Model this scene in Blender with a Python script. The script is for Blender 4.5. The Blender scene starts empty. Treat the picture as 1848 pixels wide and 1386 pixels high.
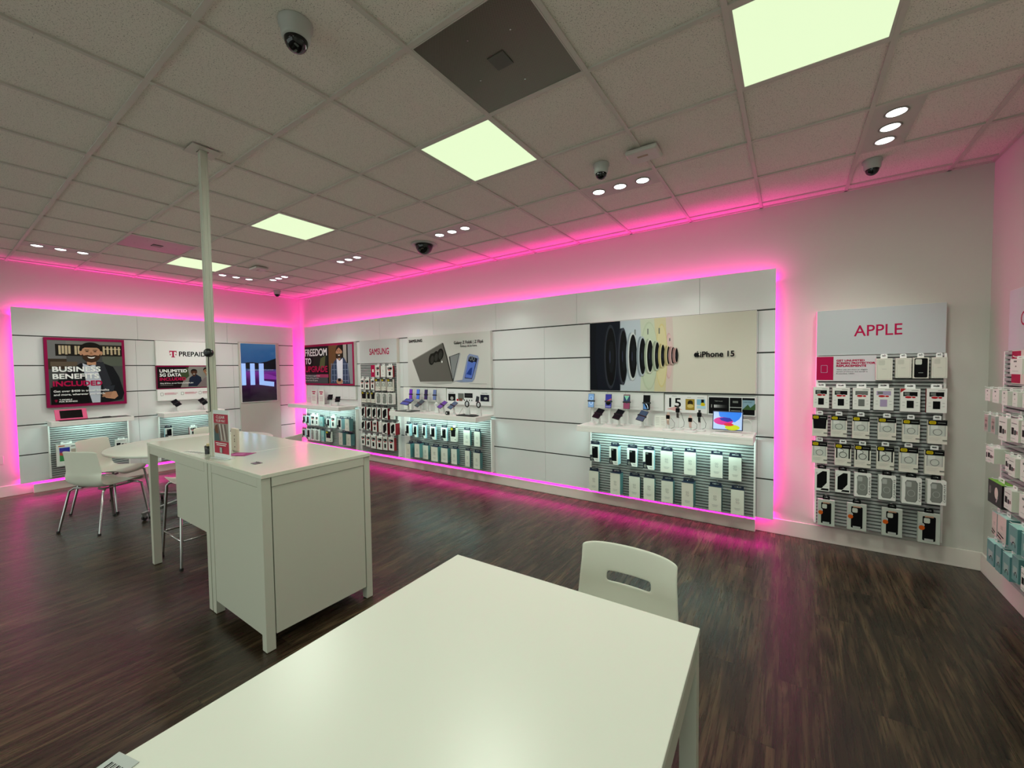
import bpy, math, random
from mathutils import Vector, Matrix
random.seed(4)
C = bpy.context.scene.collection
SC = bpy.context.scene
PI = math.pi

# ------------------------------------------------------------------ camera
H = 3.035                                   # ceiling height
YB, XL, XR, YF = 2.566, -6.875, 2.673, -6.2   # room walls
cam_d = bpy.data.cameras.new('camera'); cam = bpy.data.objects.new('camera', cam_d); C.objects.link(cam)
yaw, pitch, roll = -0.59945, -0.037446, -0.012353
fw = Vector((math.sin(yaw)*math.cos(pitch), math.cos(yaw)*math.cos(pitch), math.sin(pitch)))
r0 = Vector((math.cos(yaw), -math.sin(yaw), 0)); u0 = r0.cross(fw)
rr = math.cos(roll)*r0 + math.sin(roll)*u0; uu = -math.sin(roll)*r0 + math.cos(roll)*u0
cam.matrix_world = Matrix(((rr.x, uu.x, -fw.x, 1.4565), (rr.y, uu.y, -fw.y, -1.9263), (rr.z, uu.z, -fw.z, 1.5703), (0, 0, 0, 1)))
cam_d.sensor_width = 36; cam_d.lens = 36*734.73/1848; cam_d.clip_start = 0.02
SC.camera = cam
SC.view_settings.view_transform = 'Standard'; SC.view_settings.look = 'None'
SC.view_settings.exposure = 0.0; SC.view_settings.gamma = 1; SC.view_settings.use_curve_mapping = False
w = bpy.data.worlds.new('world'); SC.world = w; w.use_nodes = True
w.node_tree.nodes['Background'].inputs[0].default_value = (0.75, 0.85, 0.8, 1)
w.node_tree.nodes['Background'].inputs[1].default_value = 1.6
# light levels (W) of the fixtures built below
PANEL_W, SPOT_W, STRIP_W, SHELF_W = 23, 15, 1.15, 4.6
PINK = (1.0, 0.008, 0.42); GREENISH = (0.90, 1.0, 0.86); COOL = (0.66, 1.0, 0.93)

# ------------------------------------------------------------------ materials
def lin(h):
    h = h.lstrip('#'); v = [int(h[i:i+2], 16)/255 for i in (0, 2, 4)]
    return tuple(c/12.92 if c <= .04045 else ((c+.055)/1.055)**2.4 for c in v) + (1,)
MATS = {}
def mat(name, col='#ffffff', rough=.5, metal=0, spec=.5, emit=0, trans=0, alpha=1, noise=None, bump=None, coat=0):
    if name in MATS: return MATS[name]
    m = bpy.data.materials.new(name); m.use_nodes = True; MATS[name] = m
    nt = m.node_tree; b = nt.nodes['Principled BSDF']; I = b.inputs
    c = lin(col)
    I['Base Color'].default_value = c; I['Roughness'].default_value = rough; I['Metallic'].default_value = metal
    I['Specular IOR Level'].default_value = spec; I['Transmission Weight'].default_value = trans
    I['Alpha'].default_value = alpha; I['Coat Weight'].default_value = coat
    if emit: I['Emission Color'].default_value = c; I['Emission Strength'].default_value = emit
    if noise or bump:
        tc = nt.nodes.new('ShaderNodeTexCoord')
    if noise:
        sc, lo, hi, amount = noise
        n = nt.nodes.new('ShaderNodeTexNoise'); n.inputs['Scale'].default_value = sc; n.inputs['Detail'].default_value = 4
        rp = nt.nodes.new('ShaderNodeValToRGB'); rp.color_ramp.elements[0].position = lo; rp.color_ramp.elements[1].position = hi
        rp.color_ramp.elements[0].color = tuple(x*amount for x in c[:3]) + (1,); rp.color_ramp.elements[1].color = c
        nt.links.new(tc.outputs['Object'], n.inputs['Vector']); nt.links.new(n.outputs['Fac'], rp.inputs[0]); nt.links.new(rp.outputs[0], I['Base Color'])
    if bump:
        sc, st = bump
        n = nt.nodes.new('ShaderNodeTexNoise'); n.inputs['Scale'].default_value = sc; n.inputs['Detail'].default_value = 3
        bp = nt.nodes.new('ShaderNodeBump'); bp.inputs['Strength'].default_value = st; bp.inputs['Distance'].default_value = .002
        nt.links.new(tc.outputs['Object'], n.inputs['Vector']); nt.links.new(n.outputs['Fac'], bp.inputs['Height']); nt.links.new(bp.outputs[0], I['Normal'])
    return m
def floor_mat():
    m = bpy.data.materials.new('floor_planks'); m.use_nodes = True; nt = m.node_tree; L = nt.links; N = nt.nodes.new
    b = nt.nodes['Principled BSDF']
    tc = N('ShaderNodeTexCoord'); mp = N('ShaderNodeMapping'); mp.inputs['Rotation'].default_value = (0, 0, PI/2)
    L.new(tc.outputs['Object'], mp.inputs[0])
    br = N('ShaderNodeTexBrick'); br.inputs['Scale'].default_value = 1; br.inputs['Brick Width'].default_value = 1.22; br.inputs['Row Height'].default_value = .178
    br.inputs['Mortar Size'].default_value = .0012; br.inputs['Mortar Smooth'].default_value = .3; br.offset = .37
    br.inputs['Color1'].default_value = (0, 0, 0, 1); br.inputs['Color2'].default_value = (1, 1, 1, 1); br.inputs['Mortar'].default_value = (.5, .5, .5, 1)
    L.new(mp.outputs[0], br.inputs['Vector'])
    sc = N('ShaderNodeVectorMath'); sc.operation = 'SCALE'; sc.inputs['Scale'].default_value = 37; L.new(br.outputs['Color'], sc.inputs[0])
    def grain(scale, detail, dist):
        st = N('ShaderNodeMapping'); st.inputs['Scale'].default_value = scale; L.new(tc.outputs['Object'], st.inputs[0])
        add = N('ShaderNodeVectorMath'); add.operation = 'ADD'; L.new(st.outputs[0], add.inputs[0]); L.new(sc.outputs[0], add.inputs[1])
        n = N('ShaderNodeTexNoise'); n.inputs['Scale'].default_value = 1; n.inputs['Detail'].default_value = detail; n.inputs['Roughness'].default_value = .6; n.inputs['Distortion'].default_value = dist
        L.new(add.outputs[0], n.inputs['Vector']); return n
    n1 = grain((90, 3.2, 1), 6, .6); n2 = grain((11, 1.3, 1), 5, 1.4)
    av = N('ShaderNodeMix'); av.data_type = 'FLOAT'; av.inputs['Factor'].default_value = .6; L.new(n1.outputs['Fac'], av.inputs['A']); L.new(n2.outputs['Fac'], av.inputs['B'])
    rp = N('ShaderNodeValToRGB'); e = rp.color_ramp.elements
    e[0].position = .33; e[0].color = lin('#18110b'); e[1].position = .69; e[1].color = lin('#68553d')
    x = e.new(.5); x.color = lin('#33271b'); L.new(av.outputs[0], rp.inputs[0])
    mx = N('ShaderNodeMix'); mx.data_type = 'RGBA'; mx.blend_type = 'MULTIPLY'; mx.inputs['Factor'].default_value = 1
    vr = N('ShaderNodeMapRange'); vr.inputs['To Min'].default_value = .78; vr.inputs['To Max'].default_value = 1.12; L.new(br.outputs['Color'], vr.inputs['Value'])
    L.new(rp.outputs[0], mx.inputs['A']); L.new(vr.outputs[0], mx.inputs['B'])
    mo = N('ShaderNodeMix'); mo.data_type = 'RGBA'; mo.inputs['B'].default_value = lin('#1b1613'); L.new(br.outputs['Fac'], mo.inputs['Factor']); L.new(mx.outputs['Result'], mo.inputs['A'])
    L.new(mo.outputs['Result'], b.inputs['Base Color'])
    b.inputs['Roughness'].default_value = .3; b.inputs['Specular IOR Level'].default_value = .5
    rr_ = N('ShaderNodeMapRange'); rr_.inputs['To Min'].default_value = .2; rr_.inputs['To Max'].default_value = .36; L.new(n1.outputs['Fac'], rr_.inputs['Value']); L.new(rr_.outputs[0], b.inputs['Roughness'])
    bp = N('ShaderNodeBump'); bp.inputs['Strength'].default_value = .12; bp.inputs['Distance'].default_value = .001; L.new(n1.outputs['Fac'], bp.inputs['Height']); L.new(bp.outputs[0], b.inputs['Normal'])
    return m
def ceil_mat():
    m = mat('ceiling_tile', '#d9d2c8', .9, spec=.1); nt = m.node_tree; L = nt.links; N = nt.nodes.new
    tc = N('ShaderNodeTexCoord'); n = N('ShaderNodeTexNoise'); n.inputs['Scale'].default_value = 200; n.inputs['Detail'].default_value = 2; L.new(tc.outputs['Object'], n.inputs['Vector'])
    rp = N('ShaderNodeValToRGB'); e = rp.color_ramp.elements; e[0].position = .30; e[0].color = lin('#8a867e'); e[1].position = .42; e[1].color = lin('#d9d2c8'); L.new(n.outputs['Fac'], rp.inputs[0])
    L.new(rp.outputs[0], nt.nodes['Principled BSDF'].inputs['Base Color'])
    bp = N('ShaderNodeBump'); bp.inputs['Strength'].default_value = .5; bp.inputs['Distance'].default_value = .002; L.new(n.outputs['Fac'], bp.inputs['Height']); L.new(bp.outputs[0], nt.nodes['Principled BSDF'].inputs['Normal'])
    return m
def vent_mat():
    m = mat('perforated_metal', '#55534a', .3, metal=.5, spec=.5); nt = m.node_tree; L = nt.links; N = nt.nodes.new
    tc = N('ShaderNodeTexCoord'); mp = N('ShaderNodeMapping'); mp.inputs['Rotation'].default_value = (0, 0, PI/4); L.new(tc.outputs['Object'], mp.inputs[0])
    v = N('ShaderNodeTexVoronoi'); v.inputs['Scale'].default_value = 150; v.inputs['Randomness'].default_value = 0; L.new(mp.outputs[0], v.inputs['Vector'])
    rp = N('ShaderNodeValToRGB'); e = rp.color_ramp.elements; e[0].position = .34; e[0].color = lin('#15140f'); e[1].position = .42; e[1].color = lin('#706c5e'); L.new(v.outputs['Distance'], rp.inputs[0])
    L.new(rp.outputs[0], nt.nodes['Principled BSDF'].inputs['Base Color'])
    return m
white_wall = mat('wall_paint', '#c6c4bb', .6, spec=.3, bump=(220, .12))
tile_m = ceil_mat(); floor_m = floor_mat(); vent_m = vent_mat()
grid_m = mat('ceiling_tee_bar', '#bdb7ad', .5)
panel_m = mat('gloss_panel', '#dadbd9', .15, spec=.5, bump=(3, .02))
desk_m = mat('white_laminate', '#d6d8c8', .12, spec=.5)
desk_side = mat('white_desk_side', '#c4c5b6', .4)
table_m = mat('white_table_top', '#dfe2d6', .3, spec=.4)
groove_m = mat('dark_aluminium_track', '#3a3b38', .4, metal=.6)
shell_m = mat('white_plastic_shell', '#dfe0d2', .35)
chrome = mat('chrome', '#b9b9b7', .16, metal=1)
dark_chrome = mat('brushed_steel', '#77777a', .3, metal=1)
black = mat('black_plastic', '#0c0c0e', .35); rubber = mat('black_rubber', '#101010', .7)
shelf_m = mat('white_shelf', '#f0f0ea', .3)
slat_m = mat('slat_metal', '#a3a6a3', .38, metal=.0, spec=.6); slat_back = mat('slat_shadow_gap', '#343736', .6)
clear = mat('clear_plastic', '#f2f5f3', .1, trans=.9, spec=.5)
Wp = mat('white_card', '#e3e4dc', .5); Wc = mat('cream_card', '#d9d6c8', .5)
TEAL = mat('teal_card', '#4f7f80', .5); NAVY = mat('navy_card', '#101b2e', .4); GR = mat('grey_ink', '#77776f', .6, spec=.12)
MAG = mat('magenta_ink', '#b00f47', .45, spec=.12); DK = mat('black_ink', '#08080a', .5, spec=.12); YE = mat('yellow_ink', '#c9b514', .5, spec=.12)
RED = mat('red_ink', '#b3262c', .5, spec=.12); ORG = mat('orange_ink', '#c2561a', .5, spec=.12); LIL = mat('lilac_ink', '#a596b3', .5, spec=.12)
LG = mat('light_grey_ink', '#a9aca6', .5, spec=.12); MG = mat('mid_grey_ink', '#6d706b', .5, spec=.12); WI = mat('white_ink', '#eef0ec', .5, spec=.12)
SKIN = mat('skin_ink', '#b98a6b', .5, spec=.12); HAIR = mat('hair_ink', '#17110d', .5, spec=.12)
def col(h, rough=.5): return mat('ink_' + h.strip('#'), h, rough, spec=.12)

# ------------------------------------------------------------------ mesh builder
_txt = {}
def text_geo(s):
    if s in _txt: return _txt[s]
    cu = bpy.data.curves.new('t', 'FONT'); cu.body = s; cu.size = 1; cu.resolution_u = 3
    o = bpy.data.objects.new('t', cu); C.objects.link(o)
    dg = bpy.context.evaluated_depsgraph_get(); me = bpy.data.meshes.new_from_object(o.evaluated_get(dg))
    vs = [(v.co.x, v.co.y) for v in me.vertices]; fs = [tuple(p.vertices) for p in me.polygons]
    bpy.data.objects.remove(o); bpy.data.curves.remove(cu); bpy.data.meshes.remove(me)
    _txt[s] = (vs, fs); return _txt[s]
class MB:
    def __init__(s): s.v = []; s.f = []; s.mi = []; s.ms = []; s.sm = []; s.L = 0
    def _m(s, m):
        if m not in s.ms: s.ms.append(m)
        return s.ms.index(m)
    def add(s, vs, fs, m, smooth=False):
        n = len(s.v); s.v += [tuple(v) for v in vs]; k = s._m(m)
        for f in fs: s.f.append(tuple(i+n for i in f)); s.mi.append(k); s.sm.append(smooth)
    def box(s, x0, x1, y0, y1, z0, z1, m):
        v = [(x0,y0,z0),(x1,y0,z0),(x1,y1,z0),(x0,y1,z0),(x0,y0,z1),(x1,y0,z1),(x1,y1,z1),(x0,y1,z1)]
        s.add(v, [(0,3,2,1),(4,5,6,7),(0,1,5,4),(1,2,6,5),(2,3,7,6),(3,0,4,7)], m); return s
    def prism(s, pts, m, d0, d1, axis='y'):
        n = len(pts)
        def P(a, b, d): return (a, d, b) if axis == 'y' else ((a, b, d) if axis == 'z' else (d, a, b))
        v = [P(a, b, d0) for a, b in pts] + [P(a, b, d1) for a, b in pts]
        s.add(v, [tuple(range(n)), tuple(range(2*n-1, n-1, -1))] + [(i, i+n, (i+1) % n+n, (i+1) % n) for i in range(n)], m); return s
    def tube(s, path, r, m, n=10, cap=True):
        path = [Vector(p) for p in path]; R = []; prev = None
        for i, p in enumerate(path):
            t = (path[min(i+1, len(path)-1)] - path[max(i-1, 0)]).normalized()
            a = prev if prev is not None else (Vector((0, 0, 1)) if abs(t.z) < .9 else Vector((1, 0, 0)))
            b = t.cross(a).normalized(); a = b.cross(t).normalized(); prev = a
            rad = r[i] if isinstance(r, (list, tuple)) else r
            R.append([p + rad*(math.cos(2*PI*k/n)*a + math.sin(2*PI*k/n)*b) for k in range(n)])
        v = [q for ring in R for q in ring]; f = []
        for i in range(len(R)-1):
            for k in range(n): f.append((i*n+k, i*n+(k+1) % n, (i+1)*n+(k+1) % n, (i+1)*n+k))
        s.add(v, f, m, True)
        if cap: s.add(R[0], [tuple(range(n))], m); s.add(R[-1], [tuple(range(n))], m)
        return s
    def lathe(s, prof, m, c=(0, 0, 0), n=32, sx=1, sy=1):
        v = [(c[0]+r*sx*math.cos(2*PI*k/n), c[1]+r*sy*math.sin(2*PI*k/n), c[2]+z) for r, z in prof for k in range(n)]
        f = [(i*n+k, i*n+(k+1) % n, (i+1)*n+(k+1) % n, (i+1)*n+k) for i in range(len(prof)-1) for k in range(n)]
        s.add(v, f, m, True)
        for i in (0, len(prof)-1):
            if prof[i][0] > 1e-4: s.add(v[i*n:(i+1)*n], [tuple(range(n))], m)
        return s
    # flat printed shapes, laid on the face y=yy in successive ink layers
    def lay(s): s.L += 1; return s.yy - s.L*.00022
    def face(s, yy): s.yy = yy; s.L = 0; return s
    def pl(s, pts, m): y = s.lay(); s.add([(a, y, b) for a, b in pts], [tuple(range(len(pts)))], m); return s
    def rect(s, x0, z0, x1, z1, m): return s.pl([(x0, z0), (x1, z0), (x1, z1), (x0, z1)], m)
    def rrect(s, x0, z0, x1, z1, r, m):
        p = []
        for cx, cz, a in ((x1-r, z0+r, -90), (x1-r, z1-r, 0), (x0+r, z1-r, 90), (x0+r, z0+r, 180)):
            for k in range(5): t = math.radians(a+k*22.5); p.append((cx+r*math.cos(t), cz+r*math.sin(t)))
        return s.pl(p, m)
    def ell(s, cx, cz, rx, rz, m, n=28, rot=0):
        p = []
        for k in range(n):
            a, b = rx*math.cos(2*PI*k/n), rz*math.sin(2*PI*k/n)
            p.append((cx+a*math.cos(rot)-b*math.sin(rot), cz+a*math.sin(rot)+b*math.cos(rot)))
        return s.pl(p, m)
    def ring(s, cx, cz, rx, rz, t, m, n=28, a0=0, a1=360):
        y = s.lay(); v = []; full = a1-a0 >= 360; cnt = n+1
        for k in range(cnt):
            a = math.radians(a0+(a1-a0)*k/n)
            v += [(cx+rx*math.cos(a), y, cz+rz*math.sin(a)), (cx+(rx-t)*math.cos(a), y, cz+(rz-t)*math.sin(a))]
        s.add(v, [(2*k, 2*k+2, 2*k+3, 2*k+1) for k in range(n)], m); return s
    def txt(s, t, x, z, h, m, w=None, al='l', bold=0):
        vs, fs = text_geo(t)
        if not vs: return s
        xs = [a for a, b in vs]; zs = [b for a, b in vs]; x0, x1, z0, z1 = min(xs), max(xs), min(zs), max(zs)
        k = h/.69 if w is None else w/(x1-x0); kz = h/.69
        W = (x1-x0)*k; ox = x - (0 if al == 'l' else W/2 if al == 'c' else W)
        offs = [(0, 0)] if not bold else [(-bold, -bold), (bold, -bold), (bold, bold), (-bold, bold), (0, 0)]
        for dx, dz in offs:
            y = s.lay(); s.add([(ox+(a-x0)*k+dx, y, z+b*kz+dz) for a, b in vs], fs, m)
            s.L -= .8
        s.L += .8; return s
    def build(s, name, parent=None, loc=(0, 0, 0), rz=0, bevel=0, seg=2, autosm=False):
        me = bpy.data.meshes.new(name); me.from_pydata(s.v, [], s.f)
        for m in s.ms: me.materials.append(m)
        me.polygons.foreach_set('material_index', s.mi); me.polygons.foreach_set('use_smooth', s.sm); me.update()
        o = bpy.data.objects.new(name, me); C.objects.link(o); o.location = loc; o.rotation_euler = (0, 0, rz)
        if parent: o.parent = parent
        if bevel:
            b = o.modifiers.new('bevel', 'BEVEL'); b.width = bevel; b.segments = seg; b.limit_method = 'ANGLE'
        return o
def tag(o, label, cat, group=None):
    o['label'] = label; o['category'] = cat
    if group: o['group'] = group
    return o
def thing(name, label, cat, loc=(0, 0, 0), rz=0, group=None):
    o = bpy.data.objects.new(name, None); C.objects.link(o); o.empty_display_size = .05
    o.location = loc; o.rotation_euler = (0, 0, rz); return tag(o, label, cat, group)
def struct(o): o['kind'] = 'structure'; return o
def bx(x0, x1, y0, y1, z0, z1, m): return MB().box(x0, x1, y0, y1, z0, z1, m)
def arealight(parent, loc, rot, sx, sy, watts, colr, spread=PI):
    l = bpy.data.lights.new('fixture_light', 'AREA'); l.shape = 'RECTANGLE'; l.size = sx; l.size_y = sy; l.energy = watts; l.color = colr; l.spread = spread
    o = bpy.data.objects.new('fixture_light', l); C.objects.link(o); o.location = loc; o.rotation_euler = rot
    if parent: o.parent = parent
    return o
T = .6096

# ------------------------------------------------------------------ room shell
struct(bx(XL-.1, XR+.1, YF-.1, YB+.1, -.05, 0, floor_m).build('floor'))
struct(bx(XL-.1, XR+.1, YF-.1, YB+.1, H+.006, H+.06, tile_m).build('ceiling'))
struct(bx(XL-.1, XR+.1, YB, YB+.1, 0, H+.05, white_wall).build('wall_back'))
struct(bx(XL-.1, XL, YF-.1, YB, 0, H+.05, white_wall).build('wall_left'))
struct(bx(XR, XR+.1, YF-.1, YB, 0, H+.05, white_wall).build('wall_right'))
fwm = MB(); fwm.box(XL, XR, YF-.1, YF, 2.6, H+.05, white_wall).box(XL, XL+.6, YF-.1, YF, 0, 2.6, white_wall).box(XR-.6, XR, YF-.1, YF, 0, 2.6, white_wall).box(XL+.6, XR-.6, YF-.1, YF, 0, .12, white_wall)
struct(fwm.build('wall_front'))
wf = MB()  # unseen window front, added to let broad fill light in behind the camera
for k in range(6):
    x = XL+.6+k*(XR-XL-1.2)/5; wf.box(x-.03, x+.03, YF-.08, YF-.02, .12, 2.6, dark_chrome)
wf.box(XL+.6, XR-.6, YF-.08, YF-.02, .12, .17, dark_chrome).box(XL+.6, XR-.6, YF-.08, YF-.02, 2.55, 2.6, dark_chrome)
struct(wf.build('added_fill_window'))
# baseboards, with the deeper run under the lit panels
bbm = mat('baseboard_paint', '#d9d2c8', .45)
struct(MB().box(XL, XR, YB-.015, YB, 0, .142, bbm).box(XL+.08, 1.2, YB-.07, YB-.015, 0, .118, bbm).build('baseboard_back', bevel=.004))
struct(MB().box(XL, XL+.015, YF, YB-.02, 0, .142, bbm).box(XL+.015, XL+.07, -1.1, YB-.075, 0, .118, bbm).build('baseboard_left', bevel=.004))
struct(bx(XR-.015, XR, YF, YB-.016, 0, .142, bbm).build('baseboard_right', bevel=.004))
# ceiling tee grid: bars 24 mm wide, standing 6 mm proud of the tiles
g = MB()
for i in range(-12, 5):
    x = i*T
    if XL < x < XR: g.box(x-.012, x+.012, YF, YB, H-.004, H+.006, grid_m)
for j in range(-11, 5):
    y = j*T
    if YF < y < YB: g.box(XL, XR, y-.012, y+.012, H-.0035, H+.006, grid_m)
g.box(XL, XR, YB-.02, YB, H-.004, H+.006, grid_m).box(XL, XL+.02, YF, YB, H-.0038, H+.006, grid_m).box(XR-.02, XR, YF, YB, H-.0036, H+.006, grid_m)
struct(g.build('trim_1'))

# ------------------------------------------------------------------ ceiling fixtures
diff_m = mat('lit_diffuser', '#e6fbcc', .6, emit=1)
diff_m.node_tree.nodes['Principled BSDF'].inputs['Base Color'].default_value = (.05, .05, .05, 1)
def led_panel(i, j, label):
    t = thing('ceiling_light_panel', label, 'ceiling light', ((i+.5)*T, (j+.5)*T, H), 0, 'square ceiling light panels')
    h = T/2-.012; f = MB()
    f.box(-h, h, -h, -h+.012, -.003, .005, grid_m).box(-h, h, h-.012, h, -.003, .005, grid_m).box(-h, -h+.012, -h+.012, h-.012, -.003, .005, grid_m).box(h-.012, h, -h+.012, h-.012, -.003, .005, grid_m)
    f.build('frame', t); bx(-h+.012, h-.012, -h+.012, h-.012, -.001, .005, diff_m).build('diffuser', t)
    arealight(t, (0, 0, -.012), (0, 0, 0), .54, .54, PANEL_W, GREENISH)
led_panel(2, 0, 'lit square ceiling panel above right side, largest and cut by the top frame edge')
led_panel(-1, 0, 'lit square ceiling panel in the middle, touching the dark perforated vent')
led_panel(-5, 0, 'lit square ceiling panel between the middle one and the white pole')
led_panel(-9, 0, 'lit square ceiling panel farthest away, partly behind the white pole')
for i, s in ((-9, 'far'), (-5, 'middle'), (-1, 'near'), (2, 'last')):  # unseen panels added behind the camera to light the front of the room
    led_panel(i, -6, 'added unseen ceiling fill light panel behind the viewer, %s one of the back row' % s)
def vent(i, j, label):
    t = thing('ceiling_vent', label, 'vent', ((i+.5)*T, (j+.5)*T, H), 0); h = T/2-.013
    bx(-h, h, -h, h, -.002, .005, vent_m).build('perforated_plate', t)
    f = MB(); f.box(-h, h, -h, -h+.006, -.004, 0, grid_m).box(-h, h, h-.006, h, -.004, 0, grid_m); f.box(-h, -h+.006, -h, h, -.0041, 0, grid_m).box(h-.006, h, -h, h, -.0041, 0, grid_m); f.build('frame', t)
    p = MB().box(-.045, .045, -.045, .045, -.006, -.002, mat('vent_patch', '#4c4a41', .5)); p.build('centre_plate', t)
    for a, b in ((-.16, .05), (.14, -.12), (.03, .17), (-.05, -.18)): MB().lathe([(.004, -.004), (.003, -.002)], chrome, (a, b, 0), 8).build('screw', t)
vent(0, -1, 'dark square perforated ceiling vent, nearest, above the middle light panel')
vent(-8, -1, 'far perforated ceiling vent tinted pink, left of the white pole')
lamp_m = mat('lamp_glow', '#ffffff', .5, emit=4)
def downlights(x0, x1, y0, y1, label, aim):
    cx, cy = (x0+x1)/2*T, (y0+y1)/2*T; hx, hy = (x1-x0)/2*T-.012, (y1-y0)/2*T-.012
    t = thing('downlight_cluster', label, 'ceiling spotlight', (cx, cy, H), 0, 'ceiling spotlight plates with three lamps')
    bx(-hx, hx, -hy, hy, -.003, .004, mat('downlight_plate', '#b5b1a8', .5)).build('mounting_plate', t)
    ln = max(hx, hy)*.62
    for k in (-1, 0, 1):
        lx, ly = (k*ln, 0) if hx > hy else (0, k*ln)
        MB().lathe([(.055, -.003), (.057, -.006), (.05, -.008), (.047, -.003)], mat('lamp_trim', '#8a877f', .3), (lx, ly, 0)).build('trim_ring', t)
        d = MB(); d.lathe([(.0001, -.012), (.03, -.011), (.046, -.005)], lamp_m, (lx, ly, 0), 24); d.build('lamp', t)
        l = bpy.data.lights.new('spot', 'SPOT'); l.energy = SPOT_W; l.spot_size = math.radians(72); l.spot_blend = .9; l.shadow_soft_size = .035; l.color = (.97, 1, .98)
        o = bpy.data.objects.new('spot', l); C.objects.link(o); o.parent = t; o.location = (lx, ly, -.03)
        o.rotation_euler = Vector((aim[0], aim[1], -1)).to_track_quat('-Z', 'Y').to_euler()
downlights(0, 1, 2, 2.4, 'three spotlights in a plate beside the small dome camera and white wireless box', (0, .5))
downlights(3, 3.4, 2, 3, 'three spotlights in a column near the right corner, largest cluster', (-.1, .4))
downlights(-3, -2, 2, 2.4, 'three spotlights in a plate just right of the wide black dome camera', (0, .5))
downlights(-6, -5, 2, 2.4, 'three spotlights in a plate left of the wide black dome camera', (0, .5))
downlights(-9, -8, 2, 2.4, 'small far cluster of three spotlights nearest the far room corner', (0, .5))
downlights(-9.4, -9, -2, -1, 'row of three spotlights at far left over the business poster', (-.5, 0))
downlights(-9.4, -9, 1, 2, 'row of three spotlights just right of the white pole', (-.5, 0))
for q in ((-3, -7), (1, -7)): downlights(q[0], q[0]+1, q[1], q[1]+.4, 'three unseen spotlights in a plate added behind the viewer, %s side' % ('left' if q[0] < 0 else 'right'), (0, .2))  # two extra spotlight plates, added out of view for brightness
camw = mat('camera_housing', '#a9aaa4', .45); domem = mat('smoked_dome', '#050507', .06)
def dome_cam(x, y, r, hb, label, tilt=(.3, .3)):
    t = thing('dome_camera', label, 'security camera', (x, y, H), 0)
    MB().lathe([(r*1.15, .004), (r*1.15, -.012), (r*1.02, -.02), (r*.98, -hb), (r*.86, -hb-.012), (r*.4, -hb-.014)], camw).build('housing', t)
    d = MB(); d.lathe([(r*.8, 0)]+[(r*.8*math.cos(a), -r*.85*math.sin(a)) for a in [k*PI/16 for k in range(1, 8)]]+[(.0001, -r*.85)], domem, (0, 0, -hb-.01)); d.build('dome', t)
    MB().lathe([(r*.3, 0), (r*.3, .004)], mat('lens_glass', '#2a2c33', .1), (0, 0, -hb-r*.87), 16).build('lens', t)
dome_cam(-.285, -.965, .058, .055, 'white and black dome camera on the ceiling, nearest, upper left')
dome_cam(.31, .93, .05, .05, 'small dome camera next to the white wireless box and spotlights')
dome_cam(1.93, 2.02, .05, .05, 'dome camera above the right wall, close to the corner')
t = thing('recessed_dome_camera', 'wide black dome camera sunk in a ceiling tile with a white ring', 'security camera', (-2.1, 1.49, H), 0)
MB().lathe([(.15, .003), (.15, -.004), (.105, -.008), (.1, .0)], camw, n=40).build('ring', t)
MB().lathe([(.1, -.002)]+[(.1*math.cos(k*PI/16), -.004-.11*math.sin(k*PI/16)) for k in range(1, 8)]+[(.0001, -.114)], domem, n=40).build('dome', t)
dome_cam(-6.25, 1.83, .055, .05, 'tiny far dome camera hanging in the far corner of the ceiling')
def ap_box(x, y, rz, w, l, label):
    t = thing('wireless_box', label, 'wireless access point', (x, y, H), rz)
    bx(-w/2, w/2, -l/2, l/2, -.035, -.003, mat('ap_housing', '#b8b6ad', .4)).build('housing', t, bevel=.014, seg=3)
    bx(-.04, .03, -.02, 0, -.0365, -.034, mat('ap_label', '#8d8263', .5)).build('label_strip', t)
ap_box(.62, .92, 0, .21, .17, 'white rounded wireless box on the ceiling near the small dome camera')
ap_box(-4.73, .85, 0, .22, .17, 'far white wireless box on the ceiling right of the pole')
# ------------------------------------------------------------------ lit wall panels
strip_m = bpy.data.materials.new('pink_led'); strip_m.use_nodes = True
_b = strip_m.node_tree.nodes['Principled BSDF']; _b.inputs['Base Color'].default_value = (.8, .05, .3, 1); _b.inputs['Emission Color'].default_value = PINK + (1,); _b.inputs['Emission Strength'].default_value = 3
ZE = [.15, .52, .91, 1.30, 1.69, 2.08, 2.445]
def backdrop(name_label, loc, rz, x0, x1, seams_top, seams_low):
    t = thing('lit_display_panel', name_label, 'wall panel', loc, rz)
    bx(x0+.16, x1-.16, -.0778, -.001, .3, 2.3, shelf_m).build('standoff_frame', t)
    bx(x0+.004, x1-.004, -.0825, -.078, .154, 2.441, groove_m).build('groove_track', t)
    for r in range(6):
        se = [x0] + (seams_top if r == 5 else seams_low) + [x1]
        for a, b in zip(se[:-1], se[1:]):
            bx(a+.0012, b-.0012, -.09, -.0825, ZE[r]+(.007 if r else 0), ZE[r+1]-(.007 if r < 5 else 0), panel_m).build('panel', t)
    W = x1-x0; n = max(1, round(W/2)); s = W/n
    st = MB()
    st.box(x0+.17, x1-.17, -.065, -.008, 2.3, 2.312, strip_m).box(x0+.17, x1-.17, -.065, -.008, .288, .3, strip_m)
    st.box(x0+.148, x0+.16, -.065, -.008, .3, 2.3, strip_m).box(x1-.16, x1-.148, -.065, -.008, .3, 2.3, strip_m); st.build('light_strip', t)
    for k in range(n):
        cx = x0+(k+.5)*s
        arealight(t, (cx, -.04, 2.345), (PI-.25, 0, 0), s*.99, .07, STRIP_W*7*s, PINK)
        arealight(t, (cx, -.04, .215), (-.1, 0, 0), s*.99, .06, STRIP_W*7*s, PINK)
    for xx, sg in ((x0+.1, -1), (x1-.1, 1)):
        arealight(t, (xx, -.04, 1.3), Vector((sg*.6, .8, 0)).to_track_quat('-Z', 'Y').to_euler(), .07, 2.1, STRIP_W*13, PINK)
    return t
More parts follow.
